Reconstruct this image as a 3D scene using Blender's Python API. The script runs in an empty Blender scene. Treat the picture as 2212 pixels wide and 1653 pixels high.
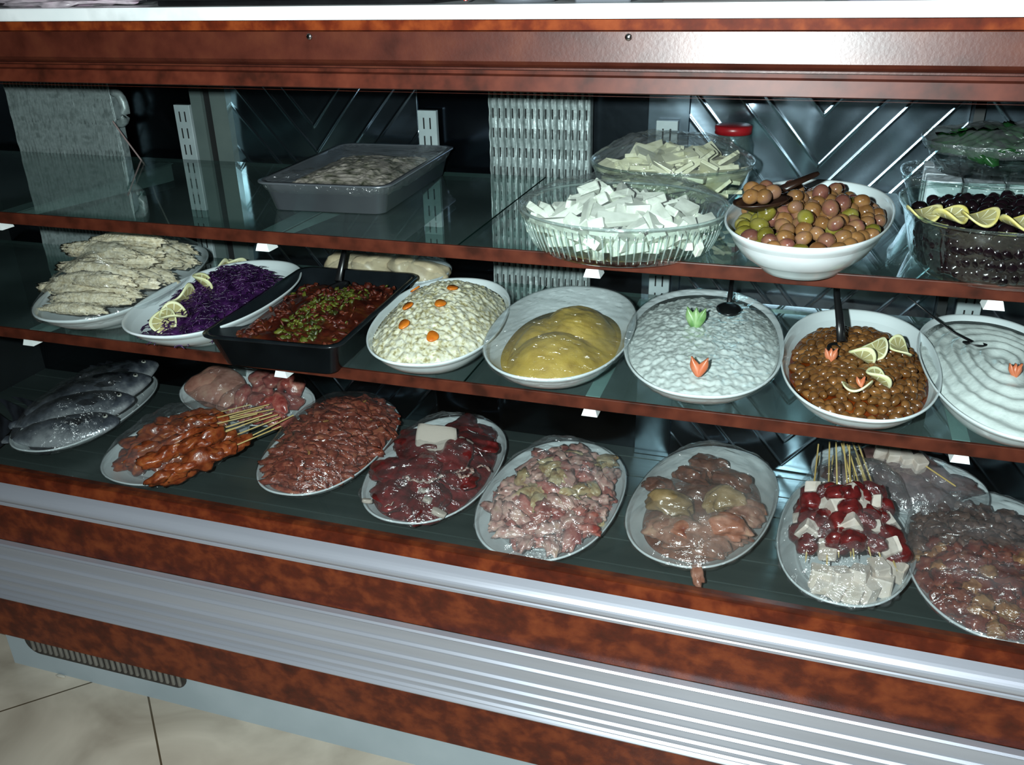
import bpy, math, random
from mathutils import Vector, Matrix, Euler, noise
PI = math.pi
sc = bpy.context.scene
col = sc.collection

# ------------------------------------------------------------------ camera, light, exposure
CAM = Vector((0, -1.05, 1.245))
YAW, PITCH, ROLL, FPX = .3224, .4386, -.0233, 1932.06
cy, sy, cp, sp, cr, sr = math.cos(YAW), math.sin(YAW), math.cos(PITCH), math.sin(PITCH), math.cos(ROLL), math.sin(ROLL)
Fv = Vector((-sy*cp, cy*cp, -sp)); R0 = Vector((cy, sy, 0)); U0 = R0.cross(Fv)
Rv = R0*cr + U0*sr; Uv = -R0*sr + U0*cr
cam_d = bpy.data.cameras.new('camera'); cam = bpy.data.objects.new('camera', cam_d); col.objects.link(cam)
m3 = Matrix((Rv, Uv, -Fv)).transposed()
cam.matrix_world = Matrix.Translation(CAM) @ m3.to_4x4()
cam_d.sensor_width = 36; cam_d.lens = FPX/2212*36; cam_d.clip_start = .02
sc.camera = cam
vs = sc.view_settings
vs.view_transform = 'Standard'; vs.look = 'None'; vs.gamma = 1; vs.exposure = 0.0
vs.use_curve_mapping = False
cyc = sc.cycles
cyc.transparent_max_bounces = 40; cyc.max_bounces = 10; cyc.glossy_bounces = 5; cyc.transmission_bounces = 6; cyc.diffuse_bounces = 3
cyc.sample_clamp_indirect = 4.0
cyc.caustics_reflective = False; cyc.caustics_refractive = False

world = bpy.data.worlds.new('dim_room'); sc.world = world; world.use_nodes = True
wn = world.node_tree; wn.nodes.clear()
wo = wn.nodes.new('ShaderNodeOutputWorld'); wb = wn.nodes.new('ShaderNodeBackground')
wg = wn.nodes.new('ShaderNodeTexGradient'); wt = wn.nodes.new('ShaderNodeTexCoord'); wr = wn.nodes.new('ShaderNodeValToRGB')
wm = wn.nodes.new('ShaderNodeMapping'); wm.inputs['Rotation'].default_value = (0, PI/2, 0)
wn.links.new(wt.outputs['Generated'], wm.inputs['Vector']); wn.links.new(wm.outputs[0], wg.inputs[0])
wn.links.new(wg.outputs[0], wr.inputs[0]); wn.links.new(wr.outputs[0], wb.inputs[0]); wn.links.new(wb.outputs[0], wo.inputs[0])
wr.color_ramp.elements[0].color = (.55, .68, .80, 1); wr.color_ramp.elements[1].color = (.50, .62, .72, 1)
wb.inputs[1].default_value = .055

def spot(name, loc, aim, energy, size, angle, blend, color):
    l = bpy.data.lights.new(name, 'SPOT'); l.energy = energy; l.shadow_soft_size = size
    l.spot_size = angle; l.spot_blend = blend; l.color = color
    o = bpy.data.objects.new(name, l); col.objects.link(o); o.location = loc
    o.rotation_euler = (Vector(aim)-Vector(loc)).to_track_quat('-Z', 'Y').to_euler()
    return o
# the flash beside the lens, the only strong light in the photograph
spot('camera_flash', CAM + Rv*-.10 + Uv*.035, (-.22, .02, .52), 122, .012, math.radians(156), 1.0, (.88, .99, 1.0))
# unseen fill lamp added behind the camera as weak ambient light
al = bpy.data.lights.new('ambient_fill', 'AREA'); al.energy = 9; al.size = .9; al.color = (.85, .92, 1)
ao = bpy.data.objects.new('ambient_fill', al); col.objects.link(ao); ao.location = (.9, -1.9, 2.55)
ao.rotation_euler = (Vector((0, .2, .5))-ao.location).to_track_quat('-Z', 'Y').to_euler()

# ------------------------------------------------------------------ helpers
def lin(h):
    if isinstance(h, str):
        h = h.lstrip('#'); c = [int(h[i:i+2], 16)/255 for i in (0, 2, 4)]
    else: c = [x/255 for x in h]
    return tuple([(x/12.92 if x <= .04045 else ((x+.055)/1.055)**2.4) for x in c] + [1])

def new_mat(name):
    m = bpy.data.materials.new(name); m.use_nodes = True
    return m, m.node_tree, m.node_tree.nodes['Principled BSDF']

def coords(nt, rand=True, scale=(1, 1, 1)):
    tc = nt.nodes.new('ShaderNodeTexCoord'); mp = nt.nodes.new('ShaderNodeMapping'); mp.inputs['Scale'].default_value = scale
    if rand:
        oi = nt.nodes.new('ShaderNodeObjectInfo'); mu = nt.nodes.new('ShaderNodeMath'); mu.operation = 'MULTIPLY'; mu.inputs[1].default_value = 37.0
        nt.links.new(oi.outputs['Random'], mu.inputs[0])
        cx = nt.nodes.new('ShaderNodeCombineXYZ')
        for k in range(3): nt.links.new(mu.outputs[0], cx.inputs[k])
        nt.links.new(cx.outputs[0], mp.inputs['Location'])
    nt.links.new(tc.outputs['Object'], mp.inputs['Vector'])
    return mp.outputs[0]

def mat(name, colors, scale=40, detail=4, rough=.4, metal=0, bump=0, bscale=None, rand=True, stretch=(1, 1, 1), spec=.5, coat=0, sss=0, pos=None, hue=0.0, dist=0.0):
    m, nt, b = new_mat(name)
    v = coords(nt, rand, stretch)
    colors = [lin(c) for c in colors]
    if len(colors) == 1: b.inputs['Base Color'].default_value = colors[0]
    else:
        n = nt.nodes.new('ShaderNodeTexNoise'); n.inputs['Scale'].default_value = scale; n.inputs['Detail'].default_value = detail
        n.inputs['Distortion'].default_value = dist
        nt.links.new(v, n.inputs['Vector'])
        r = nt.nodes.new('ShaderNodeValToRGB'); el = r.color_ramp.elements
        k = len(colors); ps = pos or [.32 + .36*i/(k-1) for i in range(k)]
        el[0].position = ps[0]; el[0].color = colors[0]; el[1].position = ps[-1]; el[1].color = colors[-1]
        for i in range(1, k-1):
            e = el.new(ps[i]); e.color = colors[i]
        nt.links.new(n.outputs['Fac'], r.inputs['Fac'])
        out = r.outputs['Color']
        if hue:
            oi = nt.nodes.new('ShaderNodeObjectInfo'); mr = nt.nodes.new('ShaderNodeMapRange')
            mr.inputs['To Min'].default_value = 1-hue; mr.inputs['To Max'].default_value = 1+hue
            nt.links.new(oi.outputs['Random'], mr.inputs['Value'])
            hs = nt.nodes.new('ShaderNodeHueSaturation'); nt.links.new(mr.outputs[0], hs.inputs['Value']); nt.links.new(out, hs.inputs['Color'])
            out = hs.outputs['Color']
        nt.links.new(out, b.inputs['Base Color'])
    b.inputs['Roughness'].default_value = rough; b.inputs['Metallic'].default_value = metal
    b.inputs['Specular IOR Level'].default_value = spec; b.inputs['Coat Weight'].default_value = coat; b.inputs['Coat Roughness'].default_value = .12
    if sss:
        b.inputs['Subsurface Weight'].default_value = sss; b.inputs['Subsurface Radius'].default_value = (.01, .004, .003); b.inputs['Subsurface Scale'].default_value = .5
    if bump:
        n2 = nt.nodes.new('ShaderNodeTexNoise'); n2.inputs['Scale'].default_value = bscale or scale; n2.inputs['Detail'].default_value = 5
        nt.links.new(v, n2.inputs['Vector'])
        bp = nt.nodes.new('ShaderNodeBump'); bp.inputs['Strength'].default_value = 1; bp.inputs['Distance'].default_value = bump
        nt.links.new(n2.outputs['Fac'], bp.inputs['Height']); nt.links.new(bp.outputs[0], b.inputs['Normal'])
    return m

def clear_mat(name, tint=(1, 1, 1), gloss_rough=.03, ior=1.45, haze=0.0, haze_col=(.8, .85, .88), bump=0, bscale=30, stretch=(1, 1, 1), boost=1.0, hz_scale=12, hz_lo=.35, hz_hi=.75, cap=1.0):
    """thin clear sheet: see-through, mirror-like by Fresnel, a little milky"""
    m = bpy.data.materials.new(name); m.use_nodes = True; nt = m.node_tree; nt.nodes.clear()
    out = nt.nodes.new('ShaderNodeOutputMaterial'); tr = nt.nodes.new('ShaderNodeBsdfTransparent'); gl = nt.nodes.new('ShaderNodeBsdfGlossy')
    tr.inputs[0].default_value = (*tint, 1); gl.inputs['Roughness'].default_value = gloss_rough; gl.inputs[0].default_value = (1, 1, 1, 1)
    fr = nt.nodes.new('ShaderNodeLayerWeight'); f0 = ((ior-1)/(ior+1))**2
    pw = nt.nodes.new('ShaderNodeMath'); pw.operation = 'POWER'; pw.inputs[1].default_value = 5; nt.links.new(fr.outputs['Facing'], pw.inputs[0])
    mu = nt.nodes.new('ShaderNodeMath'); mu.operation = 'MULTIPLY_ADD'; mu.inputs[1].default_value = (1-f0)*min(boost, 1); mu.inputs[2].default_value = f0*boost; mu.use_clamp = True
    nt.links.new(pw.outputs[0], mu.inputs[0])
    mn = nt.nodes.new('ShaderNodeMath'); mn.operation = 'MINIMUM'; mn.inputs[1].default_value = cap; nt.links.new(mu.outputs[0], mn.inputs[0])
    mx = nt.nodes.new('ShaderNodeMixShader'); nt.links.new(mn.outputs[0], mx.inputs[0])
    base = tr.outputs[0]
    v = coords(nt, True, stretch)
    if haze:
        df = nt.nodes.new('ShaderNodeBsdfDiffuse'); df.inputs[0].default_value = (*haze_col, 1)
        nz = nt.nodes.new('ShaderNodeTexNoise'); nz.inputs['Scale'].default_value = hz_scale; nz.inputs['Detail'].default_value = 3
        nt.links.new(v, nz.inputs['Vector'])
        mr = nt.nodes.new('ShaderNodeMapRange'); mr.inputs['From Min'].default_value = hz_lo; mr.inputs['From Max'].default_value = hz_hi
        mr.inputs['To Min'].default_value = haze*.25; mr.inputs['To Max'].default_value = haze
        nt.links.new(nz.outputs['Fac'], mr.inputs['Value'])
        mh = nt.nodes.new('ShaderNodeMixShader'); nt.links.new(mr.outputs[0], mh.inputs[0]); nt.links.new(tr.outputs[0], mh.inputs[1]); nt.links.new(df.outputs[0], mh.inputs[2])
        base = mh.outputs[0]
    nt.links.new(base, mx.inputs[1]); nt.links.new(gl.outputs[0], mx.inputs[2])
    if bump:
        n2 = nt.nodes.new('ShaderNodeTexNoise'); n2.inputs['Scale'].default_value = bscale; n2.inputs['Detail'].default_value = 4; n2.inputs['Distortion'].default_value = .9
        nt.links.new(v, n2.inputs['Vector'])
        bp = nt.nodes.new('ShaderNodeBump'); bp.inputs['Strength'].default_value = 1; bp.inputs['Distance'].default_value = bump
        nt.links.new(n2.outputs['Fac'], bp.inputs['Height'])
        nt.links.new(bp.outputs[0], gl.inputs['Normal'])
    nt.links.new(mx.outputs[0], out.inputs[0])
    return m

def mk(name, V, Fc, m, parent=None, smooth=True, loc=None, idx=None):
    me = bpy.data.meshes.new(name); me.from_pydata([tuple(v) for v in V], [], Fc); me.update()
    for x in (m if isinstance(m, (list, tuple)) else [m]): me.materials.append(x)
    if smooth: me.polygons.foreach_set('use_smooth', [True]*len(me.polygons))
    if idx: me.polygons.foreach_set('material_index', idx)
    o = bpy.data.objects.new(name, me); col.objects.link(o)
    if parent: o.parent = parent
    if loc is not None: o.location = loc
    return o

def tag(o, label, cat, group=None, kind=None):
    o['label'] = label; o['category'] = cat
    if group: o['group'] = group
    if kind: o['kind'] = kind
    return o

def thing(name, label, cat, loc=(0, 0, 0), rz=0, group=None):
    o = bpy.data.objects.new(name, None); col.objects.link(o); o.location = loc; o.rotation_euler = (0, 0, rz); o.empty_display_size = .02
    return tag(o, label, cat, group)

class MB:
    """collects shapes into one mesh"""
    def __init__(s): s.V = []; s.F = []; s.I = []
    def add(s, V, F, i=0):
        k = len(s.V); s.V += [Vector(v) for v in V]; s.F += [tuple(a+k for a in f) for f in F]; s.I += [i]*len(F); return s
    def box(s, x0, x1, y0, y1, z0, z1, i=0, bev=0):
        if bev > 0:
            b = min(bev, (x1-x0)*.45, (y1-y0)*.45, (z1-z0)*.45)
            V = []
            for (zz, d) in ((z0, b), (z0+b, 0), (z1-b, 0), (z1, b)):
                c = b if d == 0 else 0
                a0, a1, c0, c1 = x0+d, x1-d, y0+d, y1-d
                if d == 0: pts = [(x0+b, y0), (x1-b, y0), (x1, y0+b), (x1, y1-b), (x1-b, y1), (x0+b, y1), (x0, y1-b), (x0, y0+b)]
                else: pts = [(x0+b, y0+b*.3), (x1-b, y0+b*.3), (x1-b*.3, y0+b), (x1-b*.3, y1-b), (x1-b, y1-b*.3), (x0+b, y1-b*.3), (x0+b*.3, y1-b), (x0+b*.3, y0+b)]
                V += [(p[0], p[1], zz) for p in pts]
            F = [tuple(range(7, -1, -1)), tuple(range(24, 32))]
            for r in range(3):
                for k in range(8): F.append((r*8+k, r*8+(k+1) % 8, r*8+8+(k+1) % 8, r*8+8+k))
            return s.add(V, F, i)
        V = [(x, y, z) for z in (z0, z1) for (x, y) in ((x0, y0), (x1, y0), (x1, y1), (x0, y1))]
        return s.add(V, [(3, 2, 1, 0), (4, 5, 6, 7), (0, 1, 5, 4), (1, 2, 6, 5), (2, 3, 7, 6), (3, 0, 4, 7)], i)
    def prism_x(s, prof, x0, x1, i=0):
        n = len(prof); V = [(x, p[0], p[1]) for x in (x0, x1) for p in prof]
        return s.add(V, [tuple(range(n)), tuple(range(2*n-1, n-1, -1))] + [(k, k+n, (k+1) % n+n, (k+1) % n) for k in range(n)], i)
    def tube(s, pts, rad, seg=8, i=0, cap=True, flat=1.0):
        pts = [Vector(p) for p in pts]; n = len(pts); V = []
        rad = rad if isinstance(rad, (list, tuple)) else [rad]*n
        up = Vector((0, 0, 1))
        for k, p in enumerate(pts):
            t = (pts[min(k+1, n-1)]-pts[max(k-1, 0)]).normalized()
            if abs(t.dot(up)) > .95: a = t.cross(Vector((1, 0, 0))).normalized()
            else: a = t.cross(up).normalized()
            b = a.cross(t)
            for j in range(seg):
                q = 2*PI*j/seg; V.append(p + a*rad[k]*math.cos(q) + b*rad[k]*flat*math.sin(q))
        F = [(k*seg+j, k*seg+(j+1) % seg, (k+1)*seg+(j+1) % seg, (k+1)*seg+j) for k in range(n-1) for j in range(seg)]
        if cap: F += [tuple(range(seg-1, -1, -1)), tuple(range((n-1)*seg, n*seg))]
        return s.add(V, F, i)
    def build(s, name, m, parent=None, smooth=False, loc=None):
        return mk(name, s.V, s.F, m, parent, smooth, loc, s.I if isinstance(m, (list, tuple)) else None)

def se(t, n=2.3):
    c, s_ = math.cos(t), math.sin(t)
    return (math.copysign(abs(c)**(2/n), c), math.copysign(abs(s_)**(2/n), s_))

def loft(prof, a, b, n=2.3, seg=72, mod=None):
    """prof: list of (scale, z) rings of a superellipse; first and last may have scale 0"""
    V = []; F = []; rings = []
    for (k, z) in prof:
        if k == 0: rings.append([len(V)]); V.append(Vector((0, 0, z)))
        else:
            r = []
            for j in range(seg):
                x, y = se(2*PI*j/seg, n); mm = mod(j, k, z) if mod else 1
                # walls keep their thickness: shrink by distance, not only by scale
                r.append(len(V)); V.append(Vector((x*a*k*mm, y*b*k*mm, z)))
            rings.append(r)
    for r0, r1 in zip(rings, rings[1:]):
        if len(r0) == 1:
            for j in range(seg): F.append((r0[0], r1[(j+1) % seg], r1[j]))
        elif len(r1) == 1:
            for j in range(seg): F.append((r0[j], r0[(j+1) % seg], r1[0]))
        else:
            for j in range(seg): F.append((r0[j], r0[(j+1) % seg], r1[(j+1) % seg], r1[j]))
    return V, F

def nz(x, y, z=0, s=1): return noise.noise(Vector((x*s, y*s, z)))

def field(a, b, H, n=2.3, rings=40, seg=120, depth=.012, zb=None, rm=1.0):
    """closed heap: top follows H(u,v), underside sits in the dish"""
    V = [Vector((0, 0, H(0, 0)))]; F = []
    for i in range(1, rings+1):
        r = (i/rings)**.85*rm
        for j in range(seg):
            x, y = se(2*PI*j/seg, n); u, v = x*a*r, y*b*r
            V.append(Vector((u, v, H(u, v))))
    for j in range(seg): F.append((0, 1+j, 1+(j+1) % seg))
    for i in range(rings-1):
        for j in range(seg):
            p = 1+i*seg+j; q = 1+i*seg+(j+1) % seg; F.append((p, p+seg, q+seg, q))
    k = len(V); last = 1+(rings-1)*seg
    for j in range(seg): V.append(Vector((V[last+j].x*.8, V[last+j].y*.8, zb if zb is not None else V[last+j].z-depth)))
    for j in range(seg): F.append((last+j, k+j, k+(j+1) % seg, last+(j+1) % seg))
    F.append(tuple(range(k+seg-1, k-1, -1)))
    return V, F

ICO = {}
def ico(sub):
    if sub not in ICO:
        import bmesh
        bm = bmesh.new(); bmesh.ops.create_icosphere(bm, subdivisions=sub, radius=1)
        ICO[sub] = ([v.co.copy() for v in bm.verts], [tuple(v.index for v in f.verts) for f in bm.faces]); bm.free()
    return ICO[sub]

def blob(seed, sx, sy, sz, amp=.15, freq=1.5, sub=3, box=0.0, bend=0.0, f2=0, a2=0):
    V0, F = ico(sub); V = []
    for p in V0:
        q = p.copy()
        if box:
            mx = max(abs(q.x), abs(q.y), abs(q.z)); q = q.lerp(q/mx*.85, box)
        d = 1 + amp*noise.noise(p*freq + Vector((seed*7.3, seed*3.1, seed)))
        if f2: d += a2*noise.noise(p*f2 + Vector((seed, seed*2.2, 5)))
        q = q*d; q = Vector((q.x*sx, q.y*sy, q.z*sz))
        if bend: q.z += bend*(-(q.x/sx)**2)*sz; q.y += bend*.4*(q.x/sx)**2*sy
        V.append(q)
    return V, F

def variants(name, n, fn, m, smooth=True):
    out = []
    for i in range(n):
        V, F = fn(i); me = bpy.data.meshes.new(name); me.from_pydata([tuple(v) for v in V], [], F); me.update()
        me.materials.append(m)
        if smooth: me.polygons.foreach_set('use_smooth', [True]*len(me.polygons))
        out.append(me)
    return out

def wp(px, py, z):
    ray = Rv*((px-1106)/FPX) - Uv*((py-826.5)/FPX) + Fv; return CAM + ray*((z-CAM.z)/ray.z)
def at_px(d, H, px, py):
    z = d.c.z+d.rim
    for _ in range(6):
        P = wp(px, py, z); L = d.M.inverted() @ P; z = d.c.z+H(L.x, L.y)
    return L.x, L.y

class Dish:
    def __init__(s, cx, cy_, a, b, th, z, rim=.05, n=2.3):
        s.c = Vector((cx, cy_, z)); s.a, s.b, s.th, s.rim, s.n = a, b, th, rim, n
        s.M = Matrix.Translation(s.c) @ Matrix.Rotation(th, 4, 'Z')
    def w(s, u, v, z): return s.M @ Vector((u, v, z))
    def r(s, u, v): return (abs(u/s.a)**s.n + abs(v/s.b)**s.n)**(1/s.n)

def place(me, name, d, u, v, z, rot, sc_=1, label=None, cat=None, group=None):
    o = bpy.data.objects.new(name, me); col.objects.link(o)
    o.location = d.w(u, v, z); o.rotation_euler = (rot[0], rot[1], rot[2] + d.th); o.scale = (sc_,)*3
    if label: tag(o, label, cat, group)
    return o

def darts(d, rm, gap, nmax, rng, accept=None, tries=40):
    pts = []
    fails = 0
    while len(pts) < nmax and fails < nmax*tries:
        u = rng.uniform(-1, 1)*d.a*rm; v = rng.uniform(-1, 1)*d.b*rm
        if d.r(u, v) > rm or (accept and not accept(u, v)) or any((u-p[0])**2+(v-p[1])**2 < gap*gap for p in pts): fails += 1; continue
        pts.append((u, v)); fails = 0
    return pts

# ------------------------------------------------------------------ materials
WOOD = mat('burl_laminate', ['#3a160c', '#501e0f', '#6a2e16', '#7a3a1c'], scale=34, detail=9, rough=.36, rand=False, pos=[.25, .45, .60, .78], spec=.3, stretch=(1, 1, 1.2), dist=.2, bump=.0002, bscale=300)
WOOD2 = mat('red_laminate_edge', ['#33160e', '#4c2116', '#5a2a1c'], scale=34, detail=8, rough=.42, rand=False, spec=.22)
MARBLE = mat('white_marble', ['#c9cfcf', '#e6ebeb', '#dfe6e6'], scale=14, detail=8, rough=.3, rand=False)
ALU = mat('brushed_aluminium', ['#adb1bb', '#bfc3cd'], scale=4, detail=6, rough=.36, metal=.55, rand=False, stretch=(.3, 8, 8))
PORC = mat('white_porcelain', ['#ccd6d8', '#d8e0e2'], scale=6, rough=.16, spec=.6)
GREY = mat('grey_painted_metal', ['#98a6ac', '#a4b1b7'], scale=8, rough=.5, rand=False)
DARKIN = mat('dark_interior', ['#15191b', '#1d2324'], scale=6, rough=.5, rand=False)
STEEL = mat('polished_steel', ['#93a8b8', '#a4b8c8'], scale=3, rough=.2, metal=1, rand=False, bump=.0015, bscale=5)
STEELD = mat('satin_steel_deck', ['#435150', '#566462'], scale=5, rough=.3, metal=.55, rand=False, stretch=(.4, 3, 3), bump=.0012, bscale=9)
POSTM = mat('pale_grey_enamel', ['#96a3a5', '#a8b4b6'], scale=30, rough=.35, rand=False)
SLOT = mat('dark_slot', ['#0b0d0e'], rough=.8)
FIN = mat('aluminium_fins', ['#84908f', '#9fabab', '#7a8685'], scale=60, rough=.42, metal=.3, rand=False, bump=.001, bscale=90)
BLACKP = mat('black_plastic', ['#0b0b0d', '#141416'], scale=30, rough=.3)
BLACKT = mat('black_enamel_tray', ['#0f1215', '#1a1f23'], scale=20, rough=.22)
TRAYM = mat('steel_tray', ['#7c8088', '#949aa2'], scale=8, rough=.3, metal=.7)
WHITEP = mat('white_plastic', ['#e9eeee', '#f6f8f8'], scale=40, rough=.4)
SHELFG = clear_mat('shelf_glass', tint=(.80, .90, .88), gloss_rough=.01, ior=1.5, boost=1.25, haze=.12, haze_col=(.36, .50, .49), hz_scale=4)
EDGEG = mat('glass_edge', ['#10201e', '#1a302d'], scale=10, rough=.2)
PANEG = clear_mat('front_glass', tint=(.97, .985, .98), gloss_rough=.004, ior=1.3, boost=.7)
DISHC = clear_mat('thin_dish_glass', tint=(.95, .98, .97), gloss_rough=.03, ior=1.5, boost=1.6)
GLR = clear_mat('dish_glass_ribs', tint=(.84, .91, .89), gloss_rough=.08, ior=1.5, boost=3.5, haze=.28, haze_col=(.62, .72, .70), hz_lo=.0, hz_hi=.4)
DISHG = clear_mat('clear_dish_glass', tint=(.88, .94, .93), gloss_rough=.04, ior=1.5, boost=2.6, haze=.05, haze_col=(.7, .78, .76), bump=.002, bscale=40)
def wrapm(name, haze=.06, bump=.0055, bscale=60, boost=2.2, stretch=(1, .45, 1), hc=(.72, .76, .80)):
    bump *= 2.2; bscale *= 1.15; boost *= 1.15
    return clear_mat(name, tint=(.96, .97, .97), gloss_rough=.17, ior=1.45, boost=boost, haze=haze, bump=bump, bscale=bscale, stretch=stretch, haze_col=hc, cap=.26)
WRAP = wrapm('cling_film')
WRAPM = wrapm('milky_cling_film', haze=.34, hc=(.60, .60, .64))
WRAPF = wrapm('crinkled_cling_film', haze=.10, bump=.004, bscale=60, boost=2.4)
STICK = mat('bamboo', ['#b89a58', '#d6bf80'], scale=80, rough=.55, stretch=(.2, 4, 4))

# ------------------------------------------------------------------ setting
def floor():
    m, nt, b = new_mat('beige_marble_tile')
    tc = nt.nodes.new('ShaderNodeTexCoord'); mp = nt.nodes.new('ShaderNodeMapping')
    mp.inputs['Location'].default_value = (.796, -.818, 0); mp.inputs['Rotation'].default_value = (0, 0, -PI/4)
    nt.links.new(tc.outputs['Object'], mp.inputs['Vector'])
    br = nt.nodes.new('ShaderNodeTexBrick'); br.offset = 0; br.inputs['Scale'].default_value = 1
    br.inputs['Brick Width'].default_value = .6; br.inputs['Row Height'].default_value = .6; br.inputs['Mortar Size'].default_value = .0018; br.inputs['Mortar Smooth'].default_value = .1
    n = nt.nodes.new('ShaderNodeTexNoise'); n.inputs['Scale'].default_value = 5; n.inputs['Detail'].default_value = 9; n.inputs['Distortion'].default_value = .8
    nt.links.new(tc.outputs['Object'], n.inputs['Vector'])
    r = nt.nodes.new('ShaderNodeValToRGB'); e = r.color_ramp.elements
    e[0].position = .3; e[0].color = lin('#958b7c'); e[1].position = .72; e[1].color = lin('#c8bfae')
    nt.links.new(n.outputs['Fac'], r.inputs['Fac'])
    nt.links.new(r.outputs[0], br.inputs['Color1']); nt.links.new(r.outputs[0], br.inputs['Color2']); br.inputs['Mortar'].default_value = lin('#4e4434')
    nt.links.new(mp.outputs[0], br.inputs['Vector']); nt.links.new(br.outputs['Color'], b.inputs['Base Color']); b.inputs['Roughness'].default_value = .28
    o = MB().box(-4, 3, -3, 2.5, -.05, 0).build('floor', m); o['kind'] = 'structure'
floor()
wallm = mat('dark_room_wall', ['#1c1a1c', '#262226'], scale=3, rough=.8, rand=False)
for nm, bb in (('wall_back', (-4, 3, 2.5, 2.6, -.05, 3)), ('wall_left', (-4.1, -4, -3, 2.6, -.05, 3)), ('wall_right', (3, 3.1, -3, 2.6, -.05, 3)), ('wall_front', (-4.1, 3.1, -3.1, -3, -.05, 3))):
    MB().box(*bb).build(nm, wallm)['kind'] = 'structure'
MB().box(-4.1, 3.1, -3.1, 2.6, 3, 3.1).build('ceiling', mat('dim_ceiling', ['#6a6e72', '#74787c'], scale=2, rough=.9, rand=False))['kind'] = 'structure'

# ------------------------------------------------------------------ display case
XL, XR = -1.72, .80
YB = .455
case = thing('display_case', 'long refrigerated display case with burl wood bands, ribbed aluminium bumper and steel lining', 'display case')
# header
MB().prism_x([(-.030, 1.192), (-.030, 1.177), (.03, 1.177), (.03, 1.192)], XL, XR).build('header_strip', mat('dull_burl_laminate', ['#3a160c', '#5c2210', '#7c3818', '#8a4420'], scale=34, detail=9, rough=.5, rand=False, pos=[.25, .45, .60, .78], spec=.08), case)
MB().prism_x([(-.0475, 1.1765), (-.0505, 1.146), (-.046, 1.142), (-.040, 1.139), (-.030, 1.137), (-.030, 1.135), (.03, 1.135), (.03, 1.1765)], XL, XR).build('header_panel', mat('header_laminate', ['#33140d', '#482016', '#552a1b'], scale=20, detail=8, rough=.35, rand=False, pos=[.3, .5, .7], bump=.0001, bscale=260), case)
MB().prism_x([(-.036, 1.1348), (-.036, 1.131), (-.045, 1.1295), (-.047, 1.114), (-.043, 1.1125), (.03, 1.1125), (.03, 1.1348)], XL, XR).build('lower_header_rail', WOOD2, case)
# ledge, tube, front bands
MB().prism_x([(-.058, .477), (-.070, .4765), (-.073, .455), (-.073, .40), (-.05, .40), (-.05, .388), (-.045, .388), (-.045, .474)], XL, XR).build('ledge_board', WOOD, case)
tp = [(-.074, .458)] + [(-.074 - .020*math.sin(PI*k/14)**.8, .457-.036*k/14) for k in range(1, 14)] + [(-.082, .4205), (-.082, .4165), (-.074, .415)]
MB().prism_x(tp, XL, XR).build('tube_rail', ALU, case, smooth=False)
MB().prism_x([(-.074, .415), (-.072, .332), (-.02, .332), (-.02, .415)], XL, XR).build('front_band', WOOD, case)
rp = [(-.073, .3318), (-.084, .3318), (-.0865, .329)]
for zt_, zb_ in ((.329, .3003), (.3003, .2718), (.2718, .2508), (.2508, .2298), (.2298, .2153)):
    rp += [(-.0835, zt_-.004), (-.0830, zb_+.007), (-.0838, zb_+.0045), (-.0868, zb_+.0012), (-.0872, zb_), (-.0862, zb_-.0012)]
rp += [(-.0835, .2115), (-.086, .2085), (-.0875, .2065), (-.0865, .204), (-.073, .2035)]
MB().prism_x(rp, XL, XR).build('ribbed_bumper', ALU, case)
MB().prism_x([(-.072, .2035), (-.070, .095), (-.03, .095), (-.03, .2035)], XL, XR).build('lower_band', WOOD, case)
pl = MB().box(-1.395, XR, -.05, .46, 0.0, .0955).build('plinth', GREY, case)
gr = MB()
gp = [(-1.345 + .0, .0)]
gx0, gx1, gz0, gz1 = -1.345, -.975, .045, .108
cap = []
for k in range(9): q = PI/2 + PI*k/8*.5; cap.append((gx0+.03+.03*math.cos(q), gz0+.03+.03*math.sin(q)))
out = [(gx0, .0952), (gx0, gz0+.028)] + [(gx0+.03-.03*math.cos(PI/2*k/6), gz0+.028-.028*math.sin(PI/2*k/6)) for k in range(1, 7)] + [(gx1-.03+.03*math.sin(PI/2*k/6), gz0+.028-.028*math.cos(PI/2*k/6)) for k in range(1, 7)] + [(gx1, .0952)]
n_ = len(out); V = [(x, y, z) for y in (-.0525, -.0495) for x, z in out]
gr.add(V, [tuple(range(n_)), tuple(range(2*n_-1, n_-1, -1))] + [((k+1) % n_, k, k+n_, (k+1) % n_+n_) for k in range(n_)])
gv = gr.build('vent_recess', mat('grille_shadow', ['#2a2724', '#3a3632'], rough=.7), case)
gb = MB()
for k in range(26):
    x = gx0+.018+k*.0134; gb.box(x, x+.0065, -.0575, -.052, gz0+.010, .0945, bev=.0015)
gb.build('grille_bars', mat('grille_grey', ['#5e5b55', '#74716a'], scale=30, rough=.5), gv)
# case body: ends, roof, back, deck
MB().box(XL, XL+.03, -.045, .48, .2, 1.19).build('end_panel', DARKIN, case)
MB().box(XR-.03, XR, -.045, .48, .2, 1.19).build('end_panel', DARKIN, case)
MB().box(XL+.03, XR-.03, .03, .48, 1.15, 1.19).build('case_roof', DARKIN, case)
MB().box(XL+.03, XR-.03, .468, .485, .385, 1.15).build('back_panel', mat('back_liner', ['#39424a', '#4a545c'], scale=3, rough=.22, metal=1, rand=False, bump=.003, bscale=4), case)
dk = MB(); yy = -.045
dk.box(XL+.03, XR-.03, -.045, .468, .30, .3800)
while yy < .46:
    dk.box(XL+.03, XR-.03, yy+.001, min(yy+.066, .468), .3795, .3850, bev=.0012); yy += .068
dk.build('deck', STEELD, case)

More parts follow.
